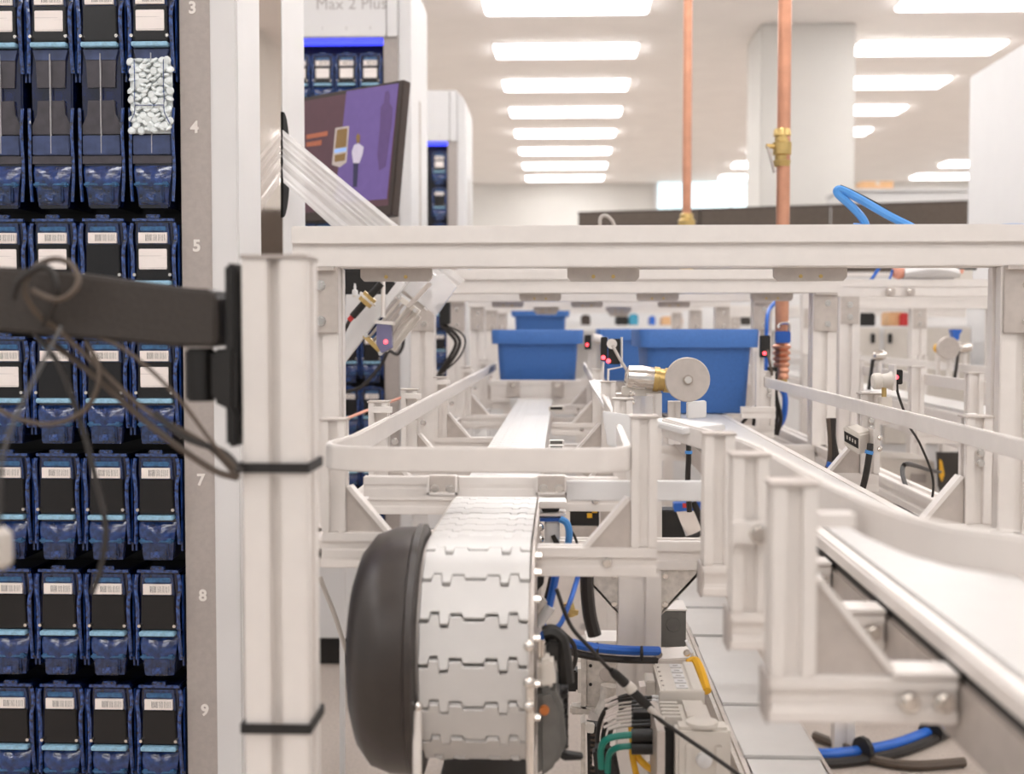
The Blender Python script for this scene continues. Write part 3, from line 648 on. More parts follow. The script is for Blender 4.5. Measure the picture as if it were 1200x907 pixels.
for i, (px, d) in enumerate(((932, .668), (880, .82), (843, .985))):
    pw = .0235; x = at(px, 600, d).x
    post(x, d, r, top=-.082, foot=-.1823, pw=pw)
    e = .2065 
    am = MB().bar((x - pw / 2 - .001, d + pw / 2, Z(-.1945)), (e, d + pw / 2, Z(-.1945)), pw, .0245, sl=.4, sd=.12).build('arm', 'alu', r, bevel=.0012)
    MB().box(x - pw / 2 - .0025, x - pw / 2 - .001, d, d + pw, Z(-.207), Z(-.182)).build('end_cap', 'grey', am)
    gusset(x + pw / 2, d + .006, 1, r, z0=-.182, w_=.04, h_=.05)
    MB().box(e - .034, e, d - .002, d + pw, Z(-.1822), Z(-.179)).build('arm_clamp', 'alu', r, bevel=.001)
    bolts(am, [(e - .008, d - .001, Z(-.1945)), (e - .026, d - .001, Z(-.1945))], .0042, .006)
    MB().box(x + pw / 2, .153, d + .004, d + .018, Z(-.104), Z(-.097)).build('rail_clamp', 'alu', r)
    if i == 1:
        MB().box(x - pw / 2 - .001, x + pw / 2 + .006, d - .008, d, Z(-.137), Z(-.1225)).build('rail_joint', 'alu', r, bevel=.001)
        bolts(r, [(x + .004, d - .008, Z(-.130)), (x + .017, d - .002, Z(-.124)), (x + .017, d - .002, Z(-.148))], .0048, .006)
for x, y in ((.386, 1.20), (.386, 1.62), (.386, 2.42)):
    post(x, y, r, top=-.083, foot=-.182, pw=.024); gusset(x - .0125, y + .004, -1, r, z0=-.182, w_=.036, h_=.044)
    MB().bar((.321, y + .0125, Z(-.194)), (x + .012, y + .0125, Z(-.194)), .022, .024, sl=.3, sd=.12).build('arm', 'alu', r, bevel=.001)
    MB().box(.3755, .3865, y + .004, y + .018, Z(-.082), Z(-.0795)).build('rail_bracket', 'alu', r)
    bolts(r, [(x + .001, y, Z(-.115)), (x + .001, y, Z(-.125))], .003, .004)
MB().bar((.318, 2.30, Z(-.15)), (.378, 2.30, Z(-.15)), .02, .02).build('cross_member', 'alu', r)
# flange and white pad at the start of the curved rail
MB().slab(path((757, 491, 1.36), (786, 489, 1.36), (850, 497, 1.2), (800, 502, 1.2)), (0, 0, -.006)).build('transfer_plate', 'white', r, bevel=.001)

# ================================================================== TOTES
def rr(w_, l_, rad, z, cx_, cy_, n=4):
    out = []
    for sx, sy, a0 in ((1, 1, 0), (-1, 1, .5), (-1, -1, 1), (1, -1, 1.5)):
        for i in range(n + 1):
            t = math.pi * (a0 + .5 * i / n); out.append((cx_ + sx * (w_ / 2 - rad) + rad * math.cos(t), cy_ + sy * (l_ / 2 - rad) + rad * math.sin(t), z))
    return out
tote0 = None
def tote(x, yf, z, label, rz=0):
    global tote0
    L_ = .32
    if tote0 is None:
        t = thing('tote', (0, 0, 0), label, 'tote')
        h = .162
        MB().loft([rr(.178, L_ - .05, .015, 0, 0, 0), rr(.186, L_ - .04, .018, .01, 0, 0), rr(.2, L_ - .024, .018, h - .036, 0, 0), rr(.204, L_ - .02, .018, h - .03, 0, 0), rr(.204, L_ - .02, .018, h - .004, 0, 0),
                   rr(.196, L_ - .03, .015, h - .004, 0, 0), rr(.19, L_ - .034, .015, h - .03, 0, 0), rr(.174, L_ - .05, .012, .008, 0, 0)]).build('body', 'blue', t, smooth=True)
        o_ = [rr(.206, L_ - .018, .018, h - .035, 0, 0), rr(.226, L_, .02, h - .035, 0, 0), rr(.230, L_ + .004, .022, h - .004, 0, 0), rr(.226, L_, .02, h, 0, 0), rr(.198, L_ - .028, .014, h, 0, 0), rr(.197, L_ - .029, .014, h - .006, 0, 0)]
        MB().loft(o_).build('rim', 'blue', t, smooth=True)
        for b_ in list(t.children): pass
        tote0 = t
    else: t = copy_tree(tote0)
    t.location = (x, yf + L_ / 2, z); t.rotation_euler = (0, 0, rz); t['label'] = label; return t
tote(at(630, 400, 3.2).x, 3.17, Z(-.165), 'blue plastic tote waiting behind the stop block on the left lane')
tote(at(820, 400, 2.45).x, 2.45, Z(-.163), 'blue plastic tote on the right lane behind the round grey disc')
tote(.222, 3.95, Z(-.163), 'blue plastic tote farther down the right lane, behind the photo sensors')
t = thing('cardboard_box', (-.09, 5.16, Z(-.165)), 'tan carton under the far left lane tote', 'box')
MB().box(-.17, -.01, 5.05, 5.27, Z(-.165), Z(-.0805)).build('carton', 'card', t, bevel=.003); MB().box(-.168, -.012, 5.14, 5.18, Z(-.0805), Z(-.080)).build('tape', 'cream', t)
tote(-.09, 5.0, Z(-.165) + .085, 'blue plastic tote raised on a tan carton at the far end of the left lane')
# ================================================================== PNEUMATIC CYLINDER WITH DISC
c_ = at(806, 445, 1.46)
r = thing('roller_unit', (at(753, 470, 1.47).x, 1.47, Z(-.1)), 'brass and steel cylinder with a round grey disc beside the totes', 'roller')
MB().lathe([(0, .0245), (.001, .0255), (.007, .0255), (.008, .0245)], c_ + Vector((0, .0, 0)), (0, 1, 0), 32).build('disc', 'alu_dull', r, smooth=True)
MB().lathe([(-.003, .004), (0, .0058), (.001, .0058)], c_ - Vector((0, .003, 0)), (0, 1, 0), 14).build('hub', 'steel', r, smooth=True)
q0 = at(732, 441, 1.5); q1 = at(766, 444, 1.5); q2 = at(785, 446, 1.5)
MB().lathe([(0, .008), (.004, .013), (.02, .0145), (.034, .0135)], q0, q1 - q0, 18).build('cylinder', 'steel', r, smooth=True)
MB().lathe([(0, .0145), (.006, .0145), (.0065, .013), (.012, .013), (.0125, .0145), (.019, .0145)], q1, q2 - q1, 18).build('brass_ring', 'brass', r, smooth=True)
MB().slab(path((729, 453, 1.5), (775, 456, 1.5), (775, 466, 1.5), (729, 463, 1.5)), (0, .02, 0)).build('cradle', 'cream', r, bevel=.001)
MB().slab(path((740, 464, 1.49), (765, 464, 1.49), (765, 489, 1.49), (740, 489, 1.49)), (0, .015, 0)).build('clear_block', 'clear', r)
for y in (461, 471): MB().ball(at(744 - 3, y, 1.48), .0035).build('bolt', 'steel', r)
MB().slab(path((806, 472, 1.46), (828, 470, 1.46), (828, 489, 1.46), (806, 491, 1.46)), (0, .02, 0)).build('block', 'white', r, bevel=.001)
MB().bar(at(766, 675, 1.5), at(766, 461, 1.5), .018, .018).build('post', 'alu', r)
MB().bar(at(790, 520, 1.5), at(790, 470, 1.5), .014, .014).build('post', 'alu', r)
# ================================================================== PHOTO SENSORS
def sensor(px, py, d, w_, h_, label, led, par=None):
    a = at(px - w_ / 2, py + h_ / 2, d); b = at(px + w_ / 2, py - h_ / 2, d)
    t = thing('photo_sensor', ((a.x + b.x) / 2, d, a.z), label, 'sensor')
    MB().box(a.x, b.x, d, d + .014, a.z, b.z).build('housing', 'black', t, bevel=.001)
    c2 = at(led[0], led[1], d - .001); MB().lathe([(0, .0034), (.002, .002)], c2, (0, -1, 0), 10).build('indicator', 'red', t, smooth=True)
    return t
t = sensor(720, 412, 1.88, 14, 30, 'black photo sensor with red light and lens ring on a bent bracket', (713, 423))
c2 = at(717, 403, 1.878); MB().lathe([(-.002, .007), (0, .0075), (.002, .0075), (.0021, .004), (.0, .004)], c2, (0, -1, 0), 16, (True, True)).build('lens_ring', 'alu', t, smooth=True)
MB().tube(path((718, 405, 1.87), (726, 420, 1.86), (734, 433, 1.85)), .0022, 8).build('rod', 'grey', t, smooth=True)
MB().tube(path((728.5, 395, 1.885), (728.5, 430, 1.885), (713, 433, 1.885), (712, 461, 1.885)), .0018, 6, 1).build('bracket', 'alu', t)
MB().box(at(711, 470, 1.9).x, at(735, 470, 1.9).x, 1.88, 1.93, at(715, 465, 1.9).z, at(715, 461, 1.9).z).build('bracket_foot', 'alu_dull', t)
t = sensor(708, 409, 1.93, 8, 28, 'black photo sensor partly hidden by the one with the lens ring', (707, 419))
MB().tube(path((707, 424, 1.935), (706, 445, 1.935)), .0018, 6, 1).build('bracket', 'alu', t)
t = sensor(689, 401, 2.9, 8, 17, 'small black photo sensor beside the tote at the stop block', (688, 404)); t_ = t
q0 = at(694, 396, 2.92)
MB().lathe([(0, .011), (.02, .011), (.021, .008), (.035, .008)], q0, (.9, .2, -.2), 12).build('bracket', 'alu', t, smooth=True)
MB().bar(at(694, 440, 2.95), at(694, 405, 2.95), .02, .02).build('stem', 'alu', t)
t = sensor(897, 406, 2.35, 12, 26, 'black photo sensor with red light between the right tote and the copper fitting', (896, 414))
MB().tube(path((899, 410, 2.34), (902, 425, 2.33), (905, 440, 2.33)), .0025, 8).build('cable', 'cable', t, smooth=True)
MB().bar(at(890, 500, 2.37), at(890, 412, 2.37), .014, .014).build('bracket', 'alu', t)
# sensor on the right rail
d = 1.6; c_ = at(1037, 447, d)
t = thing('photo_sensor', at(1036, 477, d), 'cream sensor clamp with black photo eye standing on the right guide rail', 'sensor')
q0 = at(1022, 447, d); q1 = at(1044, 446, d)
MB().lathe([(0, .008), (.002, .010), (.01, .0105), (.011, .0085), (.02, .0095), (.024, .0125), (.026, .0125)], q0, q1 - q0, 16).build('clamp_head', 'cream', t, smooth=True)
MB().box(at(1044, 450, d).x, at(1047, 450, d).x, d - .014, d + .014, at(1044, 457, d).z, at(1044, 427, d).z).build('plate', 'alu', t)
MB().box(at(1048, 450, d).x, at(1055, 450, d).x, d - .012, d + .008, at(1044, 450, d).z, at(1044, 433, d).z).build('photo_eye', 'black', t, bevel=.001)
MB().lathe([(0, .0028), (.0015, .002)], at(1050.5, 442, d - .012), (0, -1, 0), 10).build('indicator', 'red', t)
MB().cyl(at(1036, 470, d), at(1036, 450, d), .003).build('stem', 'brass', t)
MB().box(at(1030, 470, d).x, at(1044, 470, d).x, d - .008, d + .008, at(1036, 484, d).z, at(1036, 465, d).z).build('foot', 'cream', t, bevel=.001)
MB().tube(path((1051, 450, d - .004), (1052, 460, d - .004), (1058, 478, d), (1066, 500, d + .05), (1078, 520, d + .08), (1092, 555, d + .1), (1093, 580, d + .1), (1086, 602, d + .1)), .0016, 6).build('cable', 'cblack', t, smooth=True)
# display box on the post below
d = 1.57
t = thing('control_box', at(1008, 533, d), 'silver box with dark display window clamped to a rail post', 'control box')
MB().slab(path((989, 501, d), (1007, 509, d), (1007, 533, d), (990, 522, d)), (.0, .004, 0)).build('front_frame', 'cream', t, bevel=.001)
MB().slab(path((989.5, 505, d - .001), (1006, 514, d - .001), (1006, 526, d - .001), (990, 517, d - .001)), (0, .002, 0)).build('display', 'black', t)
for i in range(4): MB().slab(path((992 + i * 3.2, 510 + i * 1.8, d - .0016), (993.5 + i * 3.2, 510.8 + i * 1.8, d - .0016), (993.5 + i * 3.2, 515 + i * 1.8, d - .0016), (992 + i * 3.2, 514.2 + i * 1.8, d - .0016)), (0, .001, 0)).build('display_digit', 'cgrey', t)
MB().slab(path((990, 499, d + .004), (1003, 496, d + .03), (1024, 505, d + .03), (1007, 509, d + .004)), (0, 0, -.026)).build('body', 'cream', t, bevel=.002)
MB().slab(path((1024, 503, d), (1029, 505, d), (1029, 532, d), (1024, 532, d)), (0, .04, 0)).build('clamp', 'alu', t)
for y in (513, 526): MB().ball(at(1031, y, d), .0035).build('bolt', 'steel', t)
MB().tube(path((1020, 520, d - .004), (1019, 530, d - .006), (1014, 560, d - .006), (1007, 585, d - .004)), .004, 8).build('cable', 'cblack', t, smooth=True)
MB().cyl(at(1019, 528, d - .006), at(1018, 532, d - .006), .0052).build('blue_ring', 'hoseb', t)

# ================================================================== COPPER PIPES
d = 2.62; X_ = at(918, 200, d).x
r = thing('copper_pipe', (X_, d, Z(-.1)), 'thick copper pipe with brass valve dropping from the ceiling', 'pipe')
MB().cyl((X_, d, at(918, 405, d).z), (X_, d, CE), .0135, n=20).build('pipe', 'copper', r, smooth=True)
zc = at(916, 172, d).z
vb = MB().lathe([(-.04, .016), (-.028, .018), (-.027, .0145), (-.018, .015), (-.016, .019), (.008, .0195), (.01, .0155), (.02, .015), (.021, .018), (.032, .0175), (.036, .015)], (X_ - .003, d, zc), (0, 0, 1), 16).build('valve', 'brass', r, smooth=True)
MB().cyl((X_, d, zc), (X_ - .036, d - .01, zc), .005, n=10).build('valve_stem', 'brass', vb)
MB().tube([Vector((X_ - .034, d - .01, zc)), Vector((X_ - .03, d - .02, zc - .02)), Vector((X_ - .022, d - .025, zc - .055))], .003, 6).build('lever', 'grey', vb, smooth=True)
zt_ = at(918, 403, d).z; n_ = 6; pr_ = []
for i in range(n_): pr_ += [(-.012 * i, .013), (-.012 * i - .004, .019 - .0008 * i), (-.012 * i - .008, .019 - .0008 * i), (-.012 * i - .0118, .013)]
MB().lathe(pr_, (X_, d, zt_), (0, 0, 1), 18).build('ribbed_coupling', 'copper', r, smooth=True)
MB().cyl((X_, d, zt_ - .095), (X_, d, zt_ - .072), .012).build('brass_end', 'brass', r)
q0 = at(909, 402, d - .03); q1 = at(927, 388, d - .03)
MB().box(q0.x, q1.x, d - .03, d - .018, q0.z, q1.z).build('blue_handle', 'hose', r, bevel=.002)
MB().tube(path((912, 384, d - .02), (915, 379, d - .02), (924, 379, d - .02), (925, 388, d - .02)), .003, 6).build('handle_wire', 'steel', r, smooth=True)
d = 3.9; X_ = at(805, 200, d).x; zb_ = at(805, 266, d).z
r = thing('copper_pipe', (X_, d, zb_), 'thin copper pipe ending in a brass fitting above the white beam', 'pipe')
MB().cyl((X_, d, zb_), (X_, d, CE), .0135, n=18).build('pipe', 'copper', r, smooth=True)
MB().lathe([(-.16, .02), (0, .02), (.001, .026), (.02, .026), (.024, .021), (.038, .02), (.042, .015)], (X_, d, zb_), (0, 0, 1), 16).build('fitting', 'brass', r, smooth=True)
# hoses on the top beam
zt = .003
r = thing('hose_loop', at(1030, 265, 1.43), 'bright blue air hose loop resting on the top beam', 'hose')
MB().tube(path((1000, 266, 1.45), (1014, 266, 1.45), (1010, 255, 1.45), (996, 240, 1.45), (982, 227, 1.45), (984, 222, 1.45), (1005, 232, 1.45), (1040, 252, 1.44), (1062, 263, 1.43), (1072, 268, 1.425)), .0046, 8).build('hose', 'hoseb', r, smooth=True)
MB().tube(path((984, 219, 1.452), (1000, 226, 1.452), (1030, 242, 1.45), (1052, 257, 1.44), (1066, 264, 1.435)), .0028, 6).build('braided_line', 'black', r, smooth=True)
cable('air_hose', [(1150, 268, 1.42), (1165, 266, 1.42), (1190, 265, 1.42), (1225, 266, 1.42)], .003, 'hoseb', 'short blue hose lying flat on the right end of the top beam', 'hose')
cable('white_cable', [(700, 314, 2.45), (702, 290, 2.45), (703, 267, 2.45), (704, 255, 2.45), (711, 253, 2.45), (719, 262, 2.45), (722, 280, 2.45), (723, 314, 2.45)], .0035, 'cgrey', 'small pale cable loop poking above the top beam')

# ================================================================== INCLINED TRAY UNIT (left, under the first beam)
d = 2.02
r = thing('inclined_tray', at(460, 425, d), 'inclined aluminium tray with rods catching the plastic film', 'tray')
MB().slab(path((405, 345, d + .04), (452, 345, d + .04), (452, 356, d + .04), (405, 410, d + .04)), (0, .01, 0)).build('back_plate', 'white', r)
MB().slab(path((403, 412, d), (403, 426, d), (475, 333, d), (468, 326, d)), (0, .012, 0)).build('side_rail', 'white', r, bevel=.001)
MB().slab(path((448, 400, d + .03), (462, 412, d + .03), (493, 372, d + .03), (480, 360, d + .03)), (0, .01, 0)).build('lower_rail', 'cream', r)
for i in range(5):
    e = i * 5.2
    MB().tube(path((432 + e, 396 + e * .75, d + .01), (468 + e, 352 + e * .75, d + .01)), .0025, 6, 1).build('rod', 'alu_dull' if i % 2 else 'cream', r, smooth=True)
MB().slab(path((425, 395, d - .002), (428, 391, d - .002), (449, 412, d - .002), (446, 416, d - .002)), (0, .02, 0)).build('end_strip', 'brass', r)
MB().slab(path((463, 349, d - .002), (467, 345, d - .002), (492, 364, d - .002), (489, 369, d - .002)), (0, .02, 0)).build('end_strip', 'cream', r)
for x, y in ((429, 393), (446, 414), (468, 348), (487, 364)): bolts(r, [at(x, y, d - .002)], .003, .004)
MB().slab(path((476, 358, d - .006), (480, 361, d - .006), (506, 333, d - .006), (502, 330, d - .006)), (0, .006, 0)).build('guide_bar', 'alu_dull', r)
MB().slab(path((473, 340, d + .02), (482, 327, d + .02), (521, 322, d + .02), (534, 336, d + .02), (511, 370, d + .02)), (0, .02, 0)).build('clear_cover', 'clear', r)
MB().slab(path((470, 343, d + .045), (484, 325, d + .045), (508, 345, d + .045), (496, 362, d + .045)), (0, .006, 0)).build('rear_plate', 'cgrey', r)
MB().tube(path((449, 326, d - .01), (449, 372, d - .01)), .0034, 8, 1).build('hanger', 'alu', r)
t = thing('level_sensor', at(450, 414, d - .02), 'violet tinted plastic box with red spot hanging below the beam', 'sensor')
MB().slab(path((441, 379, d - .02), (459, 381, d - .02), (459, 408, d - .02), (447, 414, d - .02), (441, 404, d - .02)), (0, .018, 0)).build('box', 'purple', t, bevel=.001)
MB().slab(path((439, 375, d - .022), (461, 377, d - .022), (461, 381, d - .022), (439, 379, d - .022)), (0, .022, 0)).build('lid', 'alu', t)
MB().lathe([(0, .0034), (.001, .002)], at(452, 400.5, d - .021), (0, -1, 0), 10).build('indicator', 'red', t)
t = thing('barrel_sensor', at(425, 360, d - .01), 'black barrel sensor with brass nut slanting over the tray', 'sensor')
q0 = at(413, 371, d - .012); q1 = at(447, 332, d - .012)
MB().cyl(q0, q1, .0058).build('barrel', 'black', t, smooth=True)
q2 = q0.lerp(q1, .5); dv_ = (q1 - q0).normalized()
MB().lathe([(-.007, .0125), (.0, .0125), (.0003, .010), (.003, .010), (.0033, .0125), (.009, .0125)], q2, dv_, 8).build('brass_nut', 'brass', t)
MB().lathe([(0, .016), (.0035, .016)], q2 + dv_ * .0, dv_, 10).build('washer', 'cream', t)
MB().cyl(q0 - dv_ * .008, q0, .0042).build('tail', 'redp', t)
MB().tube([q0 - dv_ * .006, at(406, 383, d - .012), at(398, 398, d + .0)], .003, 8).build('cable', 'cblack', t, smooth=True)
r = thing('spray_nozzle', at(416, 346, d + .02), 'small white conical nozzle standing on the tray plate', 'nozzle')
MB().lathe([(0, .0048), (.008, .0045), (.0095, .002), (.014, .0022), (.019, .001)], at(416, 346, d + .045), (0, 0, 1), 12).build('cone', 'white', r, smooth=True)
MB().lathe([(-.003, .006), (0, .006)], at(416, 346, d + .045), (0, 0, 1), 12).build('base_ring', 'cream', r)
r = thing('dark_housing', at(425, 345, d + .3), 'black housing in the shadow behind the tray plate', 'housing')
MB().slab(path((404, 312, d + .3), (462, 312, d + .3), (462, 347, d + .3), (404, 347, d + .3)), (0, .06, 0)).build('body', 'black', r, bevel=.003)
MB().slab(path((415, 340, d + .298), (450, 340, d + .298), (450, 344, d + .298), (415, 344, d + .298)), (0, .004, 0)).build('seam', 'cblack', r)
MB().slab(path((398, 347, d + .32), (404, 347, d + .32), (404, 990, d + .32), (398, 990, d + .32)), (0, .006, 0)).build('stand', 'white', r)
t = thing('power_supply', at(521, 380, 2.7), 'black box with drooping cables behind the second left frame leg', 'box')
MB().slab(path((515, 356, 2.7), (527, 354, 2.7), (527, 380, 2.7), (515, 381, 2.7)), (0, .03, 0)).build('body', 'black', t, bevel=.002)
for k, e in enumerate((0, 6, 14)):
    MB().tube(path((516 + e * .3, 380, 2.71), (526 + e, 390, 2.71), (534 + e * .8, 402, 2.71), (526 + e * .8, 420, 2.71), (514 + e * .2, 438, 2.72)), .004 if k < 2 else .002, 6).build('cable', 'cblack', t, smooth=True)
cable('loop_cable', [(405, 460, 2.9), (425, 452, 2.9), (445, 430, 2.9), (455, 412, 2.9), (466, 415, 2.9), (472, 405, 2.9), (474, 388, 2.9), (486, 381, 2.9), (500, 378, 2.5)], .004, 'cblack', 'black cable draped behind the tray across the far cassettes')
cable('pink_tube', [(398, 494, 1.9), (430, 481, 2.1), (470, 466, 2.4)], .0025, 'peach', 'thin pink tube stretched behind the left rail posts', 'tube')

# ================================================================== CABLE DUCT
r = thing('cable_duct', (.205, 1.6, Z(-.46)), 'long white lidded cable duct running past the valve block', 'cable duct')
zd = -.40; xa, xb = .170, .2416
MB().box(xa - .004, xa + .002, .95, 2.9, Z(zd - .06), Z(zd - .002)).build('side_wall', 'alu_dull', r)
MB().box(xa - .008, xa - .004, .95, 2.9, Z(zd - .02), Z(zd - .006)).build('side_lip', 'galv', r)
MB().box(xb - .002, xb + .003, .95, 2.9, Z(zd - .06), Z(zd - .002)).build('side_wall', 'alu_dull', r)
MB().box(xa, xb, .95, 2.9, Z(zd - .062), Z(zd - .056)).build('base', 'alu_dull', r)
y = .97; i = 0
while y < 2.85:
    L_ = (.16, .06, .045, .12, .09)[i % 5]; e = (0, -.002, .001, -.001, .002)[i % 5]
    MB().box(xa, xb, y, y + L_ - .0015, Z(zd - .004 + e), Z(zd + e)).build('lid', 'whitep', r, bevel=.0006); y += L_; i += 1
for y in (1.15, 2.2): MB().bar(((xa + xb) / 2, y, .0), ((xa + xb) / 2, y, Z(zd - .062)), .03, .03).build('support', 'alu', r)

# ================================================================== ELECTRICAL CLUSTER
# grey knock-out box with conduit
d = 1.46
r = thing('junction_box', at(706, 835, d), 'galvanised junction box with knock-outs and a bent conduit', 'junction box')
q0 = at(687, 832, d); q1 = at(726, 752, d)
MB().box(q0.x, q1.x, d, d + .05, q0.z, q1.z).build('box', 'galv', r, bevel=.001)
MB().slab(path((681, 752, d - .004), (687, 750, d - .004), (687, 832, d - .004), (681, 830, d - .004)), (0, .03, 0)).build('flange', 'galv', r)
MB().slab([(q0.x - .001, d - .002, q1.z + .001), (q1.x + .001, d - .002, q1.z + .001), (q1.x + .001, d - .002, q1.z - .012), (q0.x - .001, d - .002, q1.z - .012)], (0, .054, 0)).build('cover', 'alu', r, bevel=.001)
MB().lathe([(0, .0085), (.0008, .008)], at(711, 790, d), (0, -1, 0), 20).build('knock_out', 'alu_dull', r)
for y in (780, 802): MB().lathe([(0, .002), (.0008, .002)], at(692, y, d), (0, -1, 0), 10).build('hole', 'black', r)
cd = MB().tube(path((715, 803, d - .012), (713, 822, d - .012), (707, 836, d - .014), (700, 850, d - .014)), .0108, 14).build('conduit', 'galv', r, smooth=True)
MB().lathe([(-.004, .0135), (.004, .0135)], at(703, 842, d - .014), at(703, 842, d) - at(708, 832, d), 12).build('coupling', 'alu_dull', r)
MB().slab(path((668, 828, d - .006), (700, 830, d - .006), (698, 838, d - .006), (668, 838, d - .006)), (0, .02, 0)).build('bottom_tube', 'galv', r, bevel=.002)
MB().slab(path((664, 787, d), (677, 786, d), (677, 811, d), (664, 811, d)), (0, .03, 0)).build('black_plug', 'black', r, bevel=.002)
MB().slab([at(677, 784, d), at(681, 784, d), at(681, 812, d), at(677, 812, d)], (0, .03, 0)).build('plug_rim', 'cream', r)
# slotted strut at the bottom
r = thing('slotted_strut', (at(684, 900, 1.35).x, 1.35, .25), 'slim upright metal strut with black cable chain beside it', 'strut')
MB().slab(path((681, 848, 1.35), (686, 846, 1.35), (687, 980, 1.35), (681, 980, 1.35)), (0, .03, 0)).build('strut', 'galv', r)
MB().slab(path((688, 850, 1.36), (702, 852, 1.36), (703, 980, 1.36), (690, 980, 1.36)), (0, .02, 0)).build('cable_chain', 'black', r)
for i in range(9): MB().slab(path((692, 860 + i * 6, 1.358), (698, 860.5 + i * 6, 1.358), (698, 863 + i * 6, 1.358), (692, 862.5 + i * 6, 1.358)), (0, .004, 0)).build('chain_link', 'cable', r)
MB().slab(path((686, 848, 1.345), (697, 850, 1.345), (696, 860, 1.345), (687, 859, 1.345)), (0, .01, 0)).build('clip', 'cream', r, bevel=.001)
for y in (892, 900): MB().slab(path((695, y - 14, 1.335), (704, y - 10, 1.335), (702, y, 1.335), (694, y - 3, 1.335)), (0, .004, 0)).build('wire_tag', 'label', r)
# dark box behind
d = 1.5; q0 = at(772, 758, d); q1 = at(804, 716, d)
r = thing('switch_box', ((q0.x + q1.x) / 2, d, q0.z), 'dark grey switch box with round knock-out behind the bracket', 'box')
MB().box(q0.x, q1.x, d, d + .05, q0.z, q1.z).build('body', 'motor', r, bevel=.001)
MB().box(q0.x - .001, q1.x + .001, d - .001, d + .051, q1.z, q1.z + .002).build('lid', 'alu', r)
MB().lathe([(0, .0085), (.001, .008)], at(789, 732, d), (0, -1, 0), 20).build('knock_out', 'motor', r)
MB().slab(path((780, 758, d + .01), (798, 758, d + .01), (798, 830, d + .01), (780, 830, d + .01)), (0, .02, 0)).build('stand', 'galv', r)
# bracket block
d = 1.30
r = thing('hose_bracket', at(792, 780, d), 'pale metal bracket where the blue hose ends above the valve block', 'bracket')
MB().slab(path((768, 759, d + .03), (806, 757, d + .03), (811, 771, d), (770, 773, d)), (0, 0, -.006)).build('top_plate', 'alu', r, bevel=.001)
MB().slab(path((770, 774, d + .004), (810, 772, d + .004), (810, 782, d + .004), (770, 784, d + .004)), (0, .02, 0)).build('body', 'black', r)
MB().slab(path((803, 752, d + .01), (806, 751, d + .01), (813, 764, d - .005), (813, 779, d - .005), (810, 779, d - .005), (810, 766, d - .005)), (0, .006, 0)).build('side_clip', 'white', r)
bolts(r, [at(772, 767, d - .001), at(805, 765, d - .001)], .003, .003)
MB().slab(path((766, 768, d + .015), (769, 768, d + .015), (769, 850, d + .015), (766, 850, d + .015)), (0, .012, 0)).build('upright', 'galv', r)
# valve block
r = thing('valve_block', (.11, 1.18, Z(-.43)), 'light grey pneumatic valve block with rows of labelled buttons', 'valve block')
MB().box(.090, .129, 1.158, 1.262, Z(-.40), Z(-.332)).build('manifold', 'cream', r, bevel=.0015)
MB().box(.1185, .1285, 1.16, 1.26, Z(-.332), Z(-.3295)).build('raised_rib', 'cream', r, bevel=.0008)
for i in range(5):
    y = 1.172 + i * .018
    t = MB().box(.105, .116, y, y + .013, Z(-.332), Z(-.331)).build('button_label', 'white', r, bevel=.0003)
    MB().box(.108, .113, y + .005, y + .007, Z(-.331), Z(-.3306)).build('label_mark', 'ink', t)
for i in range(6): MB().cyl((.0935, 1.166 + i * .016, Z(-.332)), (.0935, 1.166 + i * .016, Z(-.3312)), .0012, n=8).build('indicator', 'grey', r)
MB().box(.088, .129, 1.154, 1.158, Z(-.36), Z(-.329)).build('front_lip', 'cream', r, bevel=.0008)
MB().box(.104, .1295, 1.098, 1.154, Z(-.42), Z(-.336)).build('smooth_module', 'cream', r, bevel=.004)
for i in range(5):
    y = 1.102 + i * .0106; MB().box(.087, .1035, y, y + .005, Z(-.40), Z(-.337)).build('fin', 'cream', r, bevel=.0005)
MB().box(.086, .1037, 1.099, 1.154, Z(-.40), Z(-.345)).build('fin_core', 'black', r)
t = MB().box(.096, .1425, 1.075, 1.0975, Z(-.43), Z(-.338)).build('end_module', 'cream', r, bevel=.003)
MB().lathe([(0, .014), (.003, .0135), (.0035, .012)], (.119, 1.086, Z(-.338)), (0, 0, 1), 20).build('round_cap', 'cream', t, smooth=True)
MB().box(.104, .110, 1.072, 1.075, Z(-.43), Z(-.352)).build('front_rib', 'cream', t, bevel=.001)
MB().box(.129, .135, 1.072, 1.075, Z(-.43), Z(-.352)).build('front_rib', 'cream', t, bevel=.001)
MB().lathe([(0, .007), (.004, .0065), (.006, .004)], at(825, 890, 1.075), (0, -1, 0), 16).build('clear_knob', 'white', t, smooth=True)
MB().box(.080, .0865, 1.07, 1.16, Z(-.43), Z(-.34)).build('end_plate', 'alu_dull', r)
MB().box(.085, .135, 1.08, 1.26, Z(-.45), Z(-.43)).build('rail_base', 'alu_dull', r)
for y in (1.1, 1.24): MB().box(.1, .12, y, y + .02, 0, Z(-.45)).build('stand', 'galv', r)
r = thing('relay_block', at(762, 815, 1.22), 'small beige relay block left of the valve block', 'relay')
MB().slab(path((757, 798, 1.22), (768, 798, 1.22), (769, 814, 1.22), (757, 815, 1.22)), (0, .03, 0)).build('body', 'cream', r, bevel=.001)
MB().slab(path((750, 805, 1.225), (757, 804, 1.225), (757, 815, 1.225), (750, 815, 1.225)), (0, .02, 0)).build('tab', 'label', r)
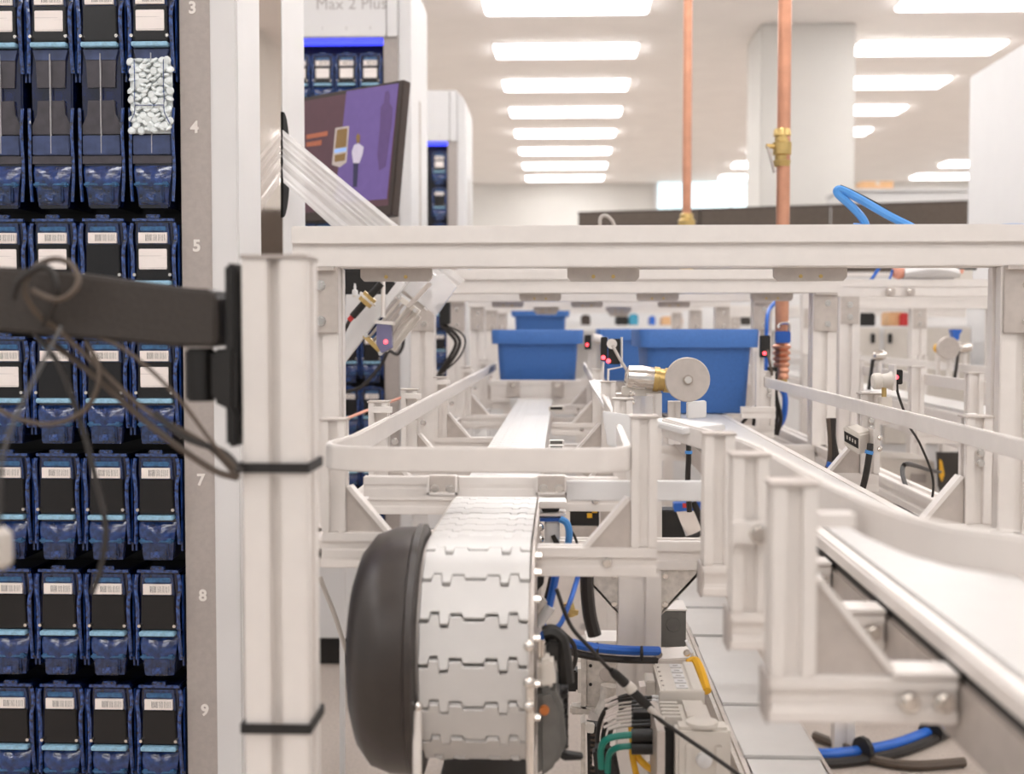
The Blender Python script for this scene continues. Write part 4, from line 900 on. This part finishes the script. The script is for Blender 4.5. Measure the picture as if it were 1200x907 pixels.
# connectors in rows with their wires
for i in range(8):
    y = 817 + i * 4.6; dd = 1.19 - i * .006
    t = thing('wire_connector', at(755, y, dd), 'slim black plug in the row left of the valve block', 'connector', 'plugs on the valve block')
    MB().cyl(at(740, y + 1, dd), at(764, y, dd), .0017, n=8).build('plug', 'black', t, smooth=True)
    MB().lathe([(0, .0021), (.003, .0024), (.0035, .0018), (.006, .0022)], at(764, y, dd), (1, 0, 0), 8).build('collar', 'white', t)
    tl = MB().tube(path((741, y + 1, dd), (726, y + 3, dd + .004), (712, y + 8 - i * .3, dd + .006)), .0012, 6).build('wire', 'cgrey' if i else 'cblack', t, smooth=True)
    e_ = random.uniform(-5, 4); f_ = random.uniform(1, 6)
    MB().slab(path((712 + e_, y + 2 + f_, dd - .002 - i * .0004), (727 + e_, y - 2.5 + f_ * .4, dd - .002 - i * .0004), (727.5 + e_, y + .3 + f_ * .4, dd - .002 - i * .0004), (712.5 + e_, y + 4.8 + f_, dd - .002 - i * .0004)), (0, .001, 0)).build('wire_tag', 'label', t)
t = thing('cable_connector', at(760, 885, 1.13), 'thick black connector with steel collar at the green cable', 'connector')
for k, y in enumerate((862, 876)):
    MB().cyl(at(740, y, 1.13), at(770, y, 1.13), .0062, n=12).build('plug', 'black', t, smooth=True)
    MB().lathe([(0, .0055), (.004, .0062), (.005, .0045), (.009, .005)], at(769, y, 1.128), (1, 0, 0), 10).build('collar', 'steel', t)
MB().slab(path((742, 835, 1.155), (770, 835, 1.155), (770, 858, 1.155), (742, 858, 1.155)), (0, .01, 0)).build('socket_block', 'black', t)
for k, (y, e) in enumerate(((860, 0), (866, 3), (872, 6))):
    cable('black_wire', [(745, 812 + k * 5, 1.2), (722, 820 + k * 7, 1.2), (706 + k * 5, 838 + k * 9, 1.21 + k * .006), (700 + k * 6, 865 + k * 4, 1.21 + k * .006), (702 + k * 6, 905, 1.21 + k * .006), (706 + k * 6, 960, 1.22 + k * .006)], .0022, 'cblack', 'black wire arching down from the row of plugs', 'wire', 'black wires from the plugs')
cable('green_cable', [(742, 861, 1.13), (722, 863, 1.13), (709, 868, 1.13), (704, 880, 1.135), (705, 900, 1.14)], .0032, 'green', 'green cable bending down from the thick black connector')
cable('green_cable', [(742, 874, 1.14), (724, 876, 1.14), (714, 884, 1.145), (712, 905, 1.15)], .003, 'green', 'shaded green cable behind the upper green cable bend')
cable('yellow_cable', [(741, 875, 1.15), (741, 885, 1.15), (745, 905, 1.15), (752, 940, 1.15)], .0028, 'yellow', 'yellow cable with white tag hanging below the plugs')
cable('yellow_cable', [(740, 850, 1.16), (744, 880, 1.155), (758, 898, 1.15), (778, 907, 1.15), (800, 912, 1.15)], .0032, 'yellow', 'orange yellow cable curving right under the plugs')
cable('yellow_cable', [(806, 778, 1.29), (815, 775, 1.29), (822, 790, 1.27), (828, 810, 1.25)], .005, 'yellow', 'short thick yellow cable tucked between valve block and duct')
t = MB().slab(path((694, 880, 1.17), (706, 876, 1.17), (722, 884, 1.17), (728, 915, 1.17), (700, 930, 1.17)), (0, .02, 0)).build('cable_wrap', 'black', bevel=.003); tag(t, 'black wrap gathering the wires below the green cable', 'cable wrap')
cable('sensor_cable', [(652, 690, 1.06), (662, 718, 1.06), (672, 738, 1.06), (692, 760, 1.06), (712, 782, 1.07), (735, 803, 1.08), (755, 826, 1.08), (772, 842, 1.07), (800, 862, 1.05), (835, 886, 1.03), (880, 918, 1.0)], .0017, 'cblack', 'long thin black cable slanting in front of the valve block')
t = thing('inline_plug', at(748, 815, 1.078), 'black inline cable plug with pale sleeve before the valve block', 'plug')
MB().lathe([(0, .0025), (.006, .0042), (.02, .0045), (.026, .003)], at(716, 785, 1.068), at(735, 803, 1.08) - at(716, 785, 1.068), 10).build('rear_body', 'black', t, smooth=True)
MB().lathe([(0, .0045), (.004, .005), (.007, .005), (.009, .004)], at(734, 802, 1.078), at(760, 828, 1.08) - at(734, 802, 1.078), 10).build('nut', 'cream', t, smooth=True)
MB().lathe([(0, .004), (.018, .0042), (.026, .003)], at(739, 808, 1.078), at(760, 828, 1.08) - at(739, 808, 1.078), 10).build('front_body', 'black', t, smooth=True)
MB().cyl(at(761, 830, 1.078), at(777, 845, 1.07), .0028).build('sleeve', 'cgrey', t, smooth=True)
cable('flex_sleeve', [(688, 668, 1.14), (688, 690, 1.14), (691, 720, 1.14), (697, 745, 1.14)], .0062, 'cblack', 'thick black sleeve dropping beside the left gusset')
cable('blue_hose', [(636, 744, 1.24), (650, 749, 1.25), (690, 758, 1.27), (730, 762, 1.28), (772, 763, 1.30)], .0048, 'hose', 'blue air hose running level to the pale bracket', 'hose')
cable('black_hose', [(640, 756, 1.245), (690, 769, 1.27), (730, 773, 1.28), (772, 774, 1.305)], .0036, 'cblack', 'black cable tied under the level blue hose')
for x_, y_ in ((700, 762), (752, 766)):
    t = MB().lathe([(-.0012, .0078), (.0012, .0078)], at(x_, y_, 1.275), (1, 0, 0), 12).build('cable_tie', 'rubber'); tag(t, 'black cable tie around the level blue hose', 'cable tie', 'ties on the level hose')
cable('blue_tube', [(652, 668, 1.12), (648, 690, 1.12), (643, 712, 1.12)], .0036, 'hose', 'short blue tube plugged into the white Y fitting', 'tube')
cable('blue_tube', [(637, 732, 1.12), (642, 738, 1.13), (656, 732, 1.13), (668, 705, 1.16), (676, 680, 1.2), (680, 660, 1.2)], .0024, 'hose', 'thin blue tube curving up behind the white Y fitting', 'tube')
cable('black_tube', [(648, 672, 1.13), (644, 690, 1.13), (640, 706, 1.13)], .003, 'cblack', 'short black tube beside the blue one at the Y fitting', 'tube')
cable('black_wire', [(658, 740, 1.2), (672, 755, 1.2), (674, 775, 1.2), (664, 792, 1.2)], .0022, 'cblack', 'black wire looping behind the level blue hose', 'wire')
t = thing('y_fitting', at(637, 735, 1.12), 'white push-in Y fitting for the blue tubes', 'fitting')
MB().cyl(at(645, 710, 1.12), at(630, 732, 1.12), .0052, n=12).build('body', 'white', t, smooth=True)
MB().cyl(at(638, 702, 1.12), at(628, 716, 1.12), .0045, n=12).build('branch', 'cream', t, smooth=True)
t = thing('shut_off_valve', at(668, 722, 1.25), 'small brass shut-off valve on the thin blue tube', 'valve')
MB().cyl(at(666, 706, 1.25), at(670, 722, 1.25), .005).build('body', 'brass', t, smooth=True); MB().slab(path((662, 713, 1.245), (678, 716, 1.245), (677, 721, 1.245), (662, 718, 1.245)), (0, .006, 0)).build('lever', 'brass', t)
t = thing('limit_switch', at(627, 700, 1.1), 'black limit switch hanging beside the belt end', 'switch')
MB().slab(path((624, 674, 1.1), (638, 673, 1.1), (637, 685, 1.1), (630, 692, 1.1), (630, 738, 1.1), (623, 738, 1.1)), (0, .014, 0)).build('body', 'black', t, bevel=.001)
MB().cyl(at(626, 696, 1.099), at(626, 702, 1.099), .002).build('knob', 'cream', t)
# air valve under the stop bar
d = 1.22
t = thing('air_valve', at(648, 648, d), 'small steel air valve with blue tube beneath the stop bar', 'valve')
MB().slab(path((631, 588, d), (664, 588, d), (664, 596, d), (631, 596, d)), (0, .03, 0)).build('flange', 'alu', t, bevel=.001)
MB().slab(path((634, 596, d + .004), (656, 596, d + .004), (654, 600, d + .004), (636, 600, d + .004)), (0, .02, 0)).build('seal', 'black', t)
MB().slab(path((628, 602, d - .002), (663, 602, d - .002), (663, 605, d - .002), (628, 605, d - .002)), (0, .03, 0)).build('plate', 'alu', t)
MB().slab(path((630, 607, d), (660, 607, d), (660, 611, d), (630, 611, d)), (0, .02, 0)).build('blue_ring', 'hose', t)
MB().slab(path((638, 611, d), (656, 611, d), (656, 645, d), (638, 645, d)), (0, .02, 0)).build('body', 'white', t, bevel=.002)
for y in (618, 632): MB().ball(at(633, y, d), .004).build('screw', 'steel', t)
MB().tube(path((656, 608, d - .004), (664, 613, d - .004), (667, 625, d - .004), (665, 645, d), (664, 662, d)), .0034, 8).build('blue_tube', 'hoseb', t, smooth=True)
MB().tube(path((660, 612, d), (672, 626, d), (679, 645, d)), .0014, 6).build('wire', 'cblack', t, smooth=True)
MB().slab(path((646, 629, d - .006), (650, 627, d - .006), (656, 637, d - .006), (650, 640, d - .006)), (0, .006, 0)).build('tip', 'cblack', t)
for k, (y0, d) in enumerate(((476, 2.2), (516, 1.62), (522, 1.5))):
    t = thing('belt_sensor', at(653, y0 + 8, d), ['small white belt sensor nearest the stop block', 'flat dark sensor strip at the belt edge above its twin', 'flat dark sensor strip at the belt edge below its twin'][k], 'sensor')
    MB().slab(path((643, y0, d), (661, y0, d), (661, y0 + 6, d), (643, y0 + 6, d)), (0, .012, 0)).build('body', 'cream' if k == 0 else 'alu', t, bevel=.001)
    MB().slab(path((645, y0 + 1, d - .001), (659, y0 + 1, d - .001), (659, y0 + 4, d - .001), (645, y0 + 4, d - .001)), (0, .003, 0)).build('window', 'black' if k == 0 else 'motor', t)
# behind the bar: drive electronics with yellow plugs
d = 1.9
t = thing('drive_unit', at(676, 645, d), 'open drive unit with yellow plugs behind the left lane bar', 'drive unit')
MB().slab(path((668, 588, d), (702, 588, d), (702, 618, d), (668, 618, d)), (0, .03, 0)).build('black_core', 'black', t)
MB().slab(path((668, 617, d - .01), (700, 617, d - .01), (700, 636, d - .01), (668, 636, d - .01)), (0, .06, 0)).build('grey_case', 'alu_dull', t, bevel=.001)
for x_, y_ in ((688, 602), (694, 596), (676, 590)): MB().slab(path((x_, y_, d - .006), (x_ + 6, y_, d - .006), (x_ + 6, y_ + 5, d - .006), (x_, y_ + 5, d - .006)), (0, .01, 0)).build('plug', 'yellow', t)
MB().lathe([(0, .005), (.002, .004)], at(684, 593, d - .003), (0, -1, 0), 10).build('knob', 'green', t)
t = MB().slab(path((704, 588, 1.55), (722, 588, 1.55), (722, 640, 1.55), (704, 640, 1.55)), (0, .02, 0)).build('cover_plate', 'alu_dull'); tag(t, 'plain grey cover plate beside the yellow plugs', 'plate')
# clutter between the lanes
d = 1.95
t = thing('laser_head', at(800, 628, d), 'black laser head with blue label under the transfer bar', 'sensor')
MB().slab(path((766, 598, d), (792, 598, d), (806, 634, d), (768, 634, d)), (0, .04, 0)).build('body', 'black', t, bevel=.002)
MB().slab(path((790, 590, d), (824, 588, d), (824, 598, d), (790, 600, d)), (0, .03, 0)).build('cap', 'hose', t, bevel=.001)
MB().slab(path((800, 590, d - .002), (808, 590, d - .002), (808, 595, d - .002), (800, 595, d - .002)), (0, .004, 0)).build('red_mark', 'redp', t)
MB().tube(path((812, 588, d), (820, 605, d), (828, 625, d)), .005, 8).build('cable', 'cblack', t, smooth=True)
MB().tube(path((802, 632, d), (815, 628, d), (830, 620, d)), .004, 8).build('tail', 'cblack', t, smooth=True)
cable('drop_wire', [(807, 520, 1.7), (807, 535, 1.7), (806, 565, 1.7), (808, 600, 1.7)], .0036, 'cblack', 'black wire with blue collar dropping between the lanes', 'wire')
t = MB().lathe([(-.002, .005), (.002, .005)], at(807, 530, 1.7), (0, 0, 1), 10).build('blue_collar', 'hoseb'); tag(t, 'blue collar on the black wire between the lanes', 'collar')
# ================================================================== behind the copper pipe
cable('blue_tube', [(912, 450, 2.58), (920, 465, 2.58), (918, 490, 2.58), (908, 505, 2.58)], .006, 'hose', 'blue tube hanging under the ribbed copper coupling', 'tube')
for k in range(3):
    cable('black_cable', [(901 + k * 4, 430, 2.5), (903 + k * 3, 460, 2.5), (905 + k * 5, 490, 2.5), (902 + k * 4, 510, 2.5)], .004, 'cblack', 'black cable hanging beside the copper coupling', 'cable', 'black cables by the copper coupling')
cable('black_cable', [(911, 340, 3.15), (910, 352, 3.1), (902, 362, 3.05), (899, 375, 3.0), (898, 420, 3.0), (898, 490, 3.0)], .005, 'hose', 'dark blue cable behind the third frame bracket')
for k in range(2):
    cable('support_wire', [(866 + k * 17, 500 - k * 2, 2.3), (885, 478, 2.32)], .003, 'cblack', 'black strut wire under the right lane tote', 'wire', 'strut wires under the right tote', 1)
# ================================================================== NEIGHBOURING LINE (right, blurred)
def nframe(Y, x0, x1, label, zt=.105, zb=.065, legs=()):
    r = thing('portal_frame', ((x0 + x1) / 2, Y, 0), label, 'frame')
    MB().bar((x0, Y + .02, Z((zt + zb) / 2)), (x1, Y + .02, Z((zt + zb) / 2)), .04, zt - zb, sl=.12, sd=.06).build('crossbeam', 'alu', r, bevel=.001)
    for x in legs:
        MB().bar((x, Y + .02, 0), (x, Y + .02, Z(zb)), .045, .045).build('leg', 'alu', r)
        MB().box(x - .02, x + .02, Y - .004, Y, Z(zb - .06), Z(zb)).build('corner_plate', 'alu_dull', r)
        bolts(r, [(x, Y - .004, Z(zb - .018)), (x, Y - .004, Z(zb - .045))], .005, .005)
    return r
nframe(2.85, .60, 1.45, 'aluminium frame of the neighbouring line just beyond the right leg', .108, .07, (.63, 1.42))
nframe(3.9, .72, 1.5, 'aluminium frame of the neighbouring line with black handles below', .105, .06, (.745, 1.07, 1.3))
nframe(5.6, .70, 2.6, 'farthest aluminium frame of the neighbouring line', .10, .05, (.745, 1.5, 2.2))
r = thing('belt_conveyor', (.95, 3., Z(-.25)), 'belt conveyor of the neighbouring line beyond the right guide rail', 'conveyor')
MB().box(.80, .89, 1.7, 6.5, Z(-.17), Z(-.163)).build('belt', 'whitep', r); MB().box(.79, .90, 1.7, 6.5, Z(-.24), Z(-.171)).build('track', 'alu', r, bevel=.002)
MB().strip([(.70, 2.0), (.70, 6.0)], Z(-.108), Z(-.088), .006).build('guide_rail', 'alu', r); MB().strip([(.985, 2.0), (.985, 6.0)], Z(-.108), Z(-.088), .006).build('guide_rail', 'alu', r)
for y in (2.15, 2.5, 3.0, 3.6, 4.4):
    for x in (.685, 1.0):
        post(x, y, r, top=-.075, foot=-.2, pw=.025); MB().bar((min(x, .8) if x < .8 else .9, y + .0125, Z(-.21)), (.79 if x < .8 else x, y + .0125, Z(-.21)), .022, .024).build('cross_member', 'alu', r)
for y in (2.2, 4.0, 6.0): MB().bar((.845, y, 0), (.845, y, Z(-.24)), .045, .045).build('floor_leg', 'alu', r)
# roller units on the neighbouring line
for k, (px, py, d_) in enumerate(((1030, 417, 2.7), (1130, 408, 3.2))):
    t = thing('roller_unit', at(px, py + 22, d_), ['steel roller standing above the cream sensor clamp', 'steel roller beside the grey disc on the neighbouring line'][k], 'roller')
    q0 = at(px - 7, py, d_); q1 = at(px + 8, py - 1, d_); L_ = (q1 - q0).length
    MB().lathe([(0, L_ * .3), (L_ * .12, L_ * .42), (L_ * .7, L_ * .42), (L_, L_ * .3)], q0, q1 - q0, 14).build('cylinder', 'steel', t, smooth=True)
    MB().tube(path((px, py + 6, d_), (px, py + 24, d_)), .006, 8, 1).build('stem', 'alu', t)
    MB().tube(path((px - 7, py + 4, d_), (px - 9, py + 20, d_), (px - 12, py + 40, d_)), .004, 6).build('cable', 'cblack', t, smooth=True)
t = thing('grey_disc', at(1112, 421, 3.15), 'round grey disc on the neighbouring line next to a yellow block', 'disc')
MB().lathe([(0, .0265), (.004, .028), (.012, .028)], at(1112, 408, 3.15), (0, 1, 0), 24).build('disc', 'alu_dull', t, smooth=True); MB().tube(path((1112, 418, 3.17), (1112, 450, 3.17)), .007, 8, 1).build('stem', 'alu', t)
t = thing('yellow_block', at(1099, 413, 3.2), 'small round yellow block beside the grey disc', 'block')
MB().lathe([(0, .012), (.012, .012), (.016, .008)], at(1099, 408, 3.2), (0, -1, 0), 14).build('cap', 'yellow', t, smooth=True); MB().tube(path((1099, 412, 3.2), (1099, 450, 3.2)), .006, 8, 1).build('stem', 'alu', t)
t = thing('blue_clamp', at(1121, 400, 3.3), 'small blue clamp above the grey disc', 'clamp')
MB().slab(path((1115, 386, 3.3), (1129, 386, 3.3), (1125, 392, 3.3), (1124, 399, 3.3), (1118, 399, 3.3), (1117, 392, 3.3)), (0, .03, 0)).build('body', 'hose', t, bevel=.002); MB().tube(path((1121, 398, 3.32), (1121, 450, 3.32)), .006, 8, 1).build('stem', 'alu', t)
# work cabinet behind with black handles, boxes on it
d_ = 4.6
c0 = at(985, 470, d_); c1 = at(1140, 376, d_)
r = thing('work_cabinet', ((c0.x + c1.x) / 2, d_, 0), 'pale cabinet with two black handles on the neighbouring line', 'cabinet')
MB().box(c0.x, c1.x, d_, d_ + .5, .02, at(1000, 382, d_).z).build('body', 'white', r, bevel=.005)
for x0, x1 in ((992, 1030), (1034, 1075), (1079, 1136)):
    q0 = at(x0, 520, d_); q1 = at(x1, 384, d_); dr = MB().box(q0.x, q1.x, d_ - .012, d_ - .0005, q0.z, q1.z).build('door', 'cream', r, bevel=.003)
    if x0 < 1070:
        hx = 1021.5 if x0 < 1000 else 1041.5
        MB().box(at(hx - 2.2, 400, d_).x, at(hx + 2.2, 400, d_).x, d_ - .024, d_ - .012, at(hx, 402, d_).z, at(hx, 391, d_).z).build('handle', 'black', dr, bevel=.002)
zc_ = at(1000, 382, d_).z
def pbox(name, x0, y0, x1, d2, m, label, cat, dep=.12, lid=None):
    a = at(x0, 300, d2); b = at(x1, y0, d2)
    t = thing(name, ((a.x + b.x) / 2, d2, zc_), label, cat); MB().box(a.x, b.x, d2, d2 + dep, zc_, b.z).build('body', m, t, bevel=.003)
    MB().box(a.x + .004, b.x - .004, d2 + .004, d2 + dep - .004, b.z, b.z + .004).build('lid', lid or m, t); return t
pbox('black_case', 1007, 368, 1026, d_ + .05, 'black', 'black case lying on the pale cabinet', 'case')
pbox('cardboard_box', 1043, 367, 1060, d_ + .05, 'card', 'small tan carton on the pale cabinet', 'box')
pbox('red_bottle', 1057, 368, 1066, d_ + .02, 'redp', 'red container next to the small tan carton', 'container', .03)
# poster-like white sheet and bags on the neighbouring frame
zf = Z(.108); d2 = 2.87
t = thing('white_bag', at(1095, 335, d2), 'white plastic bag with peach ends lying on the neighbouring frame', 'bag')
L = []
q0 = at(1058, 326, d2); q1 = at(1122, 326, d2)
for i in range(9):
    u = i / 8; rr_ = .008 + .014 * math.sin(math.pi * (.12 + .76 * u)); c_ = q0.lerp(q1, u); c_.z = zf + rr_ * .95
    L.append([c_ + Vector((0, math.cos(a_) * rr_ * 1.6, math.sin(a_) * rr_)) for a_ in [2 * math.pi * j / 12 for j in range(12)]])
MB().loft(L).build('bag', 'white', t, smooth=True)
for x_ in (1053, 1124):
    c_ = at(x_, 325, d2); c_.z = zf + .017; MB().ball(c_, .0165, 14).build('peach_end', 'peach', t, smooth=True)
cable('blue_cable', [(1008, 345, 2.9), (1018, 332, 2.88), (1025, 322, 2.88), (1030, 314, 2.88)], .004, 'hose', 'dark blue cable crossing the neighbouring frame', 'cable')
cable('blue_cable', [(1040, 334, 2.86), (1043, 326, 2.86), (1046, 316, 2.86)], .0025, 'hose', 'thin blue cable left of the white bag', 'cable')
t = thing('tape_gun', at(1120, 318, 2.95), 'dark tool lying beside the white bag', 'tool')
c_ = at(1128, 320, 2.86); MB().box(c_.x - .03, c_.x + .03, 2.855, 2.89, zf + .02, zf + .034).build('body', 'motor', t, bevel=.002); MB().box(c_.x - .02, c_.x + .02, 2.855, 2.89, zf, zf + .02).build('foot', 'cream', t)
t = thing('clamp_pair', at(1045, 345, 2.84), 'pair of steel clamps on the front of the neighbouring frame', 'clamp')
for x_ in (1045, 1068): c_ = at(x_, 342, 2.83); MB().box(c_.x - .008, c_.x + .008, 2.828, 2.85, c_.z - .008, c_.z + .008).build('clamp', 'alu_dull', t, bevel=.002); MB().ball(c_ + Vector((-.004, -.0, .002)), .005).build('knob', 'steel', t, smooth=True)
# things below the right rail
d2 = 3.2
t = thing('warning_plate', at(1112, 605, d2), 'black plate with yellow stripe behind the right rail post', 'plate')
MB().slab(path((1098, 530, d2), (1126, 530, d2), (1126, 572, d2), (1112, 605, d2), (1100, 570, d2)), (0, .01, 0)).build('plate', 'blackpaint', t)
MB().slab(path((1101, 538, d2 - .002), (1104, 540, d2 - .002), (1107, 556, d2 - .002), (1104, 565, d2 - .002), (1101, 558, d2 - .002)), (0, .003, 0)).build('stripe', 'yellow', t)
MB().slab(path((1115, 560, d2 - .002), (1121, 575, d2 - .002), (1117, 590, d2 - .002), (1112, 585, d2 - .002)), (0, .003, 0)).build('sticker', 'label', t)
MB().slab(path((1104, 520, d2 + .004), (1122, 520, d2 + .004), (1122, 532, d2 + .004), (1104, 532, d2 + .004)), (0, .03, 0)).build('mount', 'alu', t)
MB().slab(path((1108, 600, d2 + .01), (1116, 600, d2 + .01), (1116, 828, d2 + .01), (1108, 828, d2 + .01)), (0, .02, 0)).build('stand', 'galv', t)
cable('floor_cable', [(1085, 603, 1.75), (1072, 590, 1.8), (1060, 565, 1.85), (1058, 548, 1.9), (1066, 544, 1.95), (1090, 551, 2.4), (1102, 553, 3.0)], .0035, 'cblack', 'black cable looping beside the yellow striped plate')
cable('floor_cable', [(1035, 590, 1.9), (1060, 598, 1.85), (1085, 604, 1.8)], .005, 'cblack', 'thick black cable lying toward the yellow striped plate')
for k in range(3):
    cable('bundle_cable', [(971 + k * 3, 490, 1.95), (973 + k * 2, 515, 1.95), (972 + k * 5, 540, 1.95), (966 + k * 9, 556, 1.95)], .004, 'cblack' if k else 'cable', 'dark cable bundled beside the silver display box', 'cable', 'cables beside the display box')
t = MB().lathe([(-.004, .006), (.004, .006)], at(973, 545, 1.94), (.3, 0, 1), 10).build('blue_collar', 'hose'); tag(t, 'blue collar on the cable bundle by the display box', 'collar')
d2 = 3.25
t = thing('floor_box', (at(1060, 600, d2).x, d2, Z(-.36)), 'pale equipment box behind the looping black cable', 'box')
MB().slab(path((1030, 535, d2), (1095, 540, d2), (1100, 600, d2), (1030, 600, d2)), (0, .2, 0)).build('body', 'cream', t, bevel=.004)
MB().slab(path((1030, 600, d2 + .02), (1098, 600, d2 + .02), (1098, 820, d2 + .02), (1030, 820, d2 + .02)), (0, .16, 0)).build('pedestal', 'grey', t)
MB().slab(path((1068, 555, d2 - .004), (1085, 556, d2 - .004), (1085, 566, d2 - .004), (1068, 565, d2 - .004)), (0, .006, 0)).build('vent', 'grey', t)
t = thing('motor_housing', (at(1003, 560, 3.1).x, 3.1, Z(-.40)), 'grey rounded motor housing below the neighbouring rail', 'motor')
MB().lathe([(0, .026), (.008, .04), (.09, .043), (.10, .026)], at(985, 536, 3.1), (.8, .3, -.5), 16).build('barrel', 'cream', t, smooth=True)
MB().slab(path((1000, 556, 3.13), (1016, 556, 3.13), (1016, 838, 3.13), (1000, 838, 3.13)), (0, .04, 0)).build('stand', 'alu_dull', t)
MB().lathe([(0, .0445), (.01, .0445)], at(994, 542, 3.105), (.8, .3, -.5), 16).build('band', 'motor', t)
# far shelf goods seen between the frames
t = thing('supply_shelf', (.6, 7.2, 0), 'low white supply shelf with tall back panel at the far end of the lanes', 'shelf')

zs = at(760, 381, 7.2).z
MB().box(-.5, 1.25, 7.2, 7.6, zs - .03, zs).build('board', 'white', t)
for x in (-.45, .4, 1.2): MB().box(x - .02, x + .02, 7.25, 7.55, 0, zs - .03).build('upright', 'white', t)
t2 = thing('screen_wall', (1.1, 7.66, 0), 'plain white screen wall behind the far supply shelf', 'screen')
MB().box(-.6, 2.4, 7.65, 7.68, 0, H + .31).build('panel', 'white', t2); MB().box(-.6, 2.4, 7.64, 7.69, H + .31, H + .33).build('rail', 'alu', t2)
def shelfbox(x0, x1, y0, m, label, cat='box'):
    a = at(x0, 380, 7.25); b = at(x1, y0, 7.25)
    t = thing('supply_box', ((a.x + b.x) / 2, 7.3, zs), label, cat); MB().box(a.x, b.x, 7.25, 7.45, zs, b.z).build('carton', m, t, bevel=.004)
    MB().box(a.x + .01, b.x - .01, 7.26, 7.44, b.z, b.z + .006).build('flap', m, t)
shelfbox(722, 736, 371, 'black', 'black supply box on the far shelf'); shelfbox(738, 748, 369, 'teal', 'teal supply box on the far shelf')
shelfbox(762, 768, 371, 'hose', 'narrow blue supply box on the far shelf'); shelfbox(776, 800, 372, 'card', 'tan supply box on the far shelf'); shelfbox(868, 880, 371, 'blackpaint', 'dark brown supply box at the right of the far shelf')
shelfbox(681, 692, 370, 'bezel', 'dark box on the far shelf above the gap between totes')
# floor: blue hose bundle
def fz(px, py, up=.012): p = onZ(px, py, -H + up); return p
t = thing('hose_bundle', fz(1030, 880), 'blue hose bundle with black ties lying on the floor', 'hose')
pts = [fz(940, 884, .02), fz(975, 884, .02), fz(1010, 880, .02), fz(1050, 872, .02), fz(1090, 857, .02), fz(1130, 838, .02)]
MB().tube(pts, .0135, 10).build('blue_hose', 'hose', t, smooth=True)
MB().tube([p + Vector((0, -.03, -.008)) for p in pts], .011, 8).build('black_hose', 'cblack', t, smooth=True)
for i in (2, 4): MB().lathe([(-.006, .03), (.006, .03)], pts[i] + Vector((0, -.012, .006)), pts[i + 1] - pts[i], 10).build('tie', 'rubber', t)
t = tag(MB().tube([fz(955, 862), fz(985, 874), fz(1020, 889), fz(1070, 897), fz(1130, 893)], .011, 8).build('floor_cable', 'cable', smooth=True), 'brown cable lying on the floor in front of the blue bundle', 'cable')
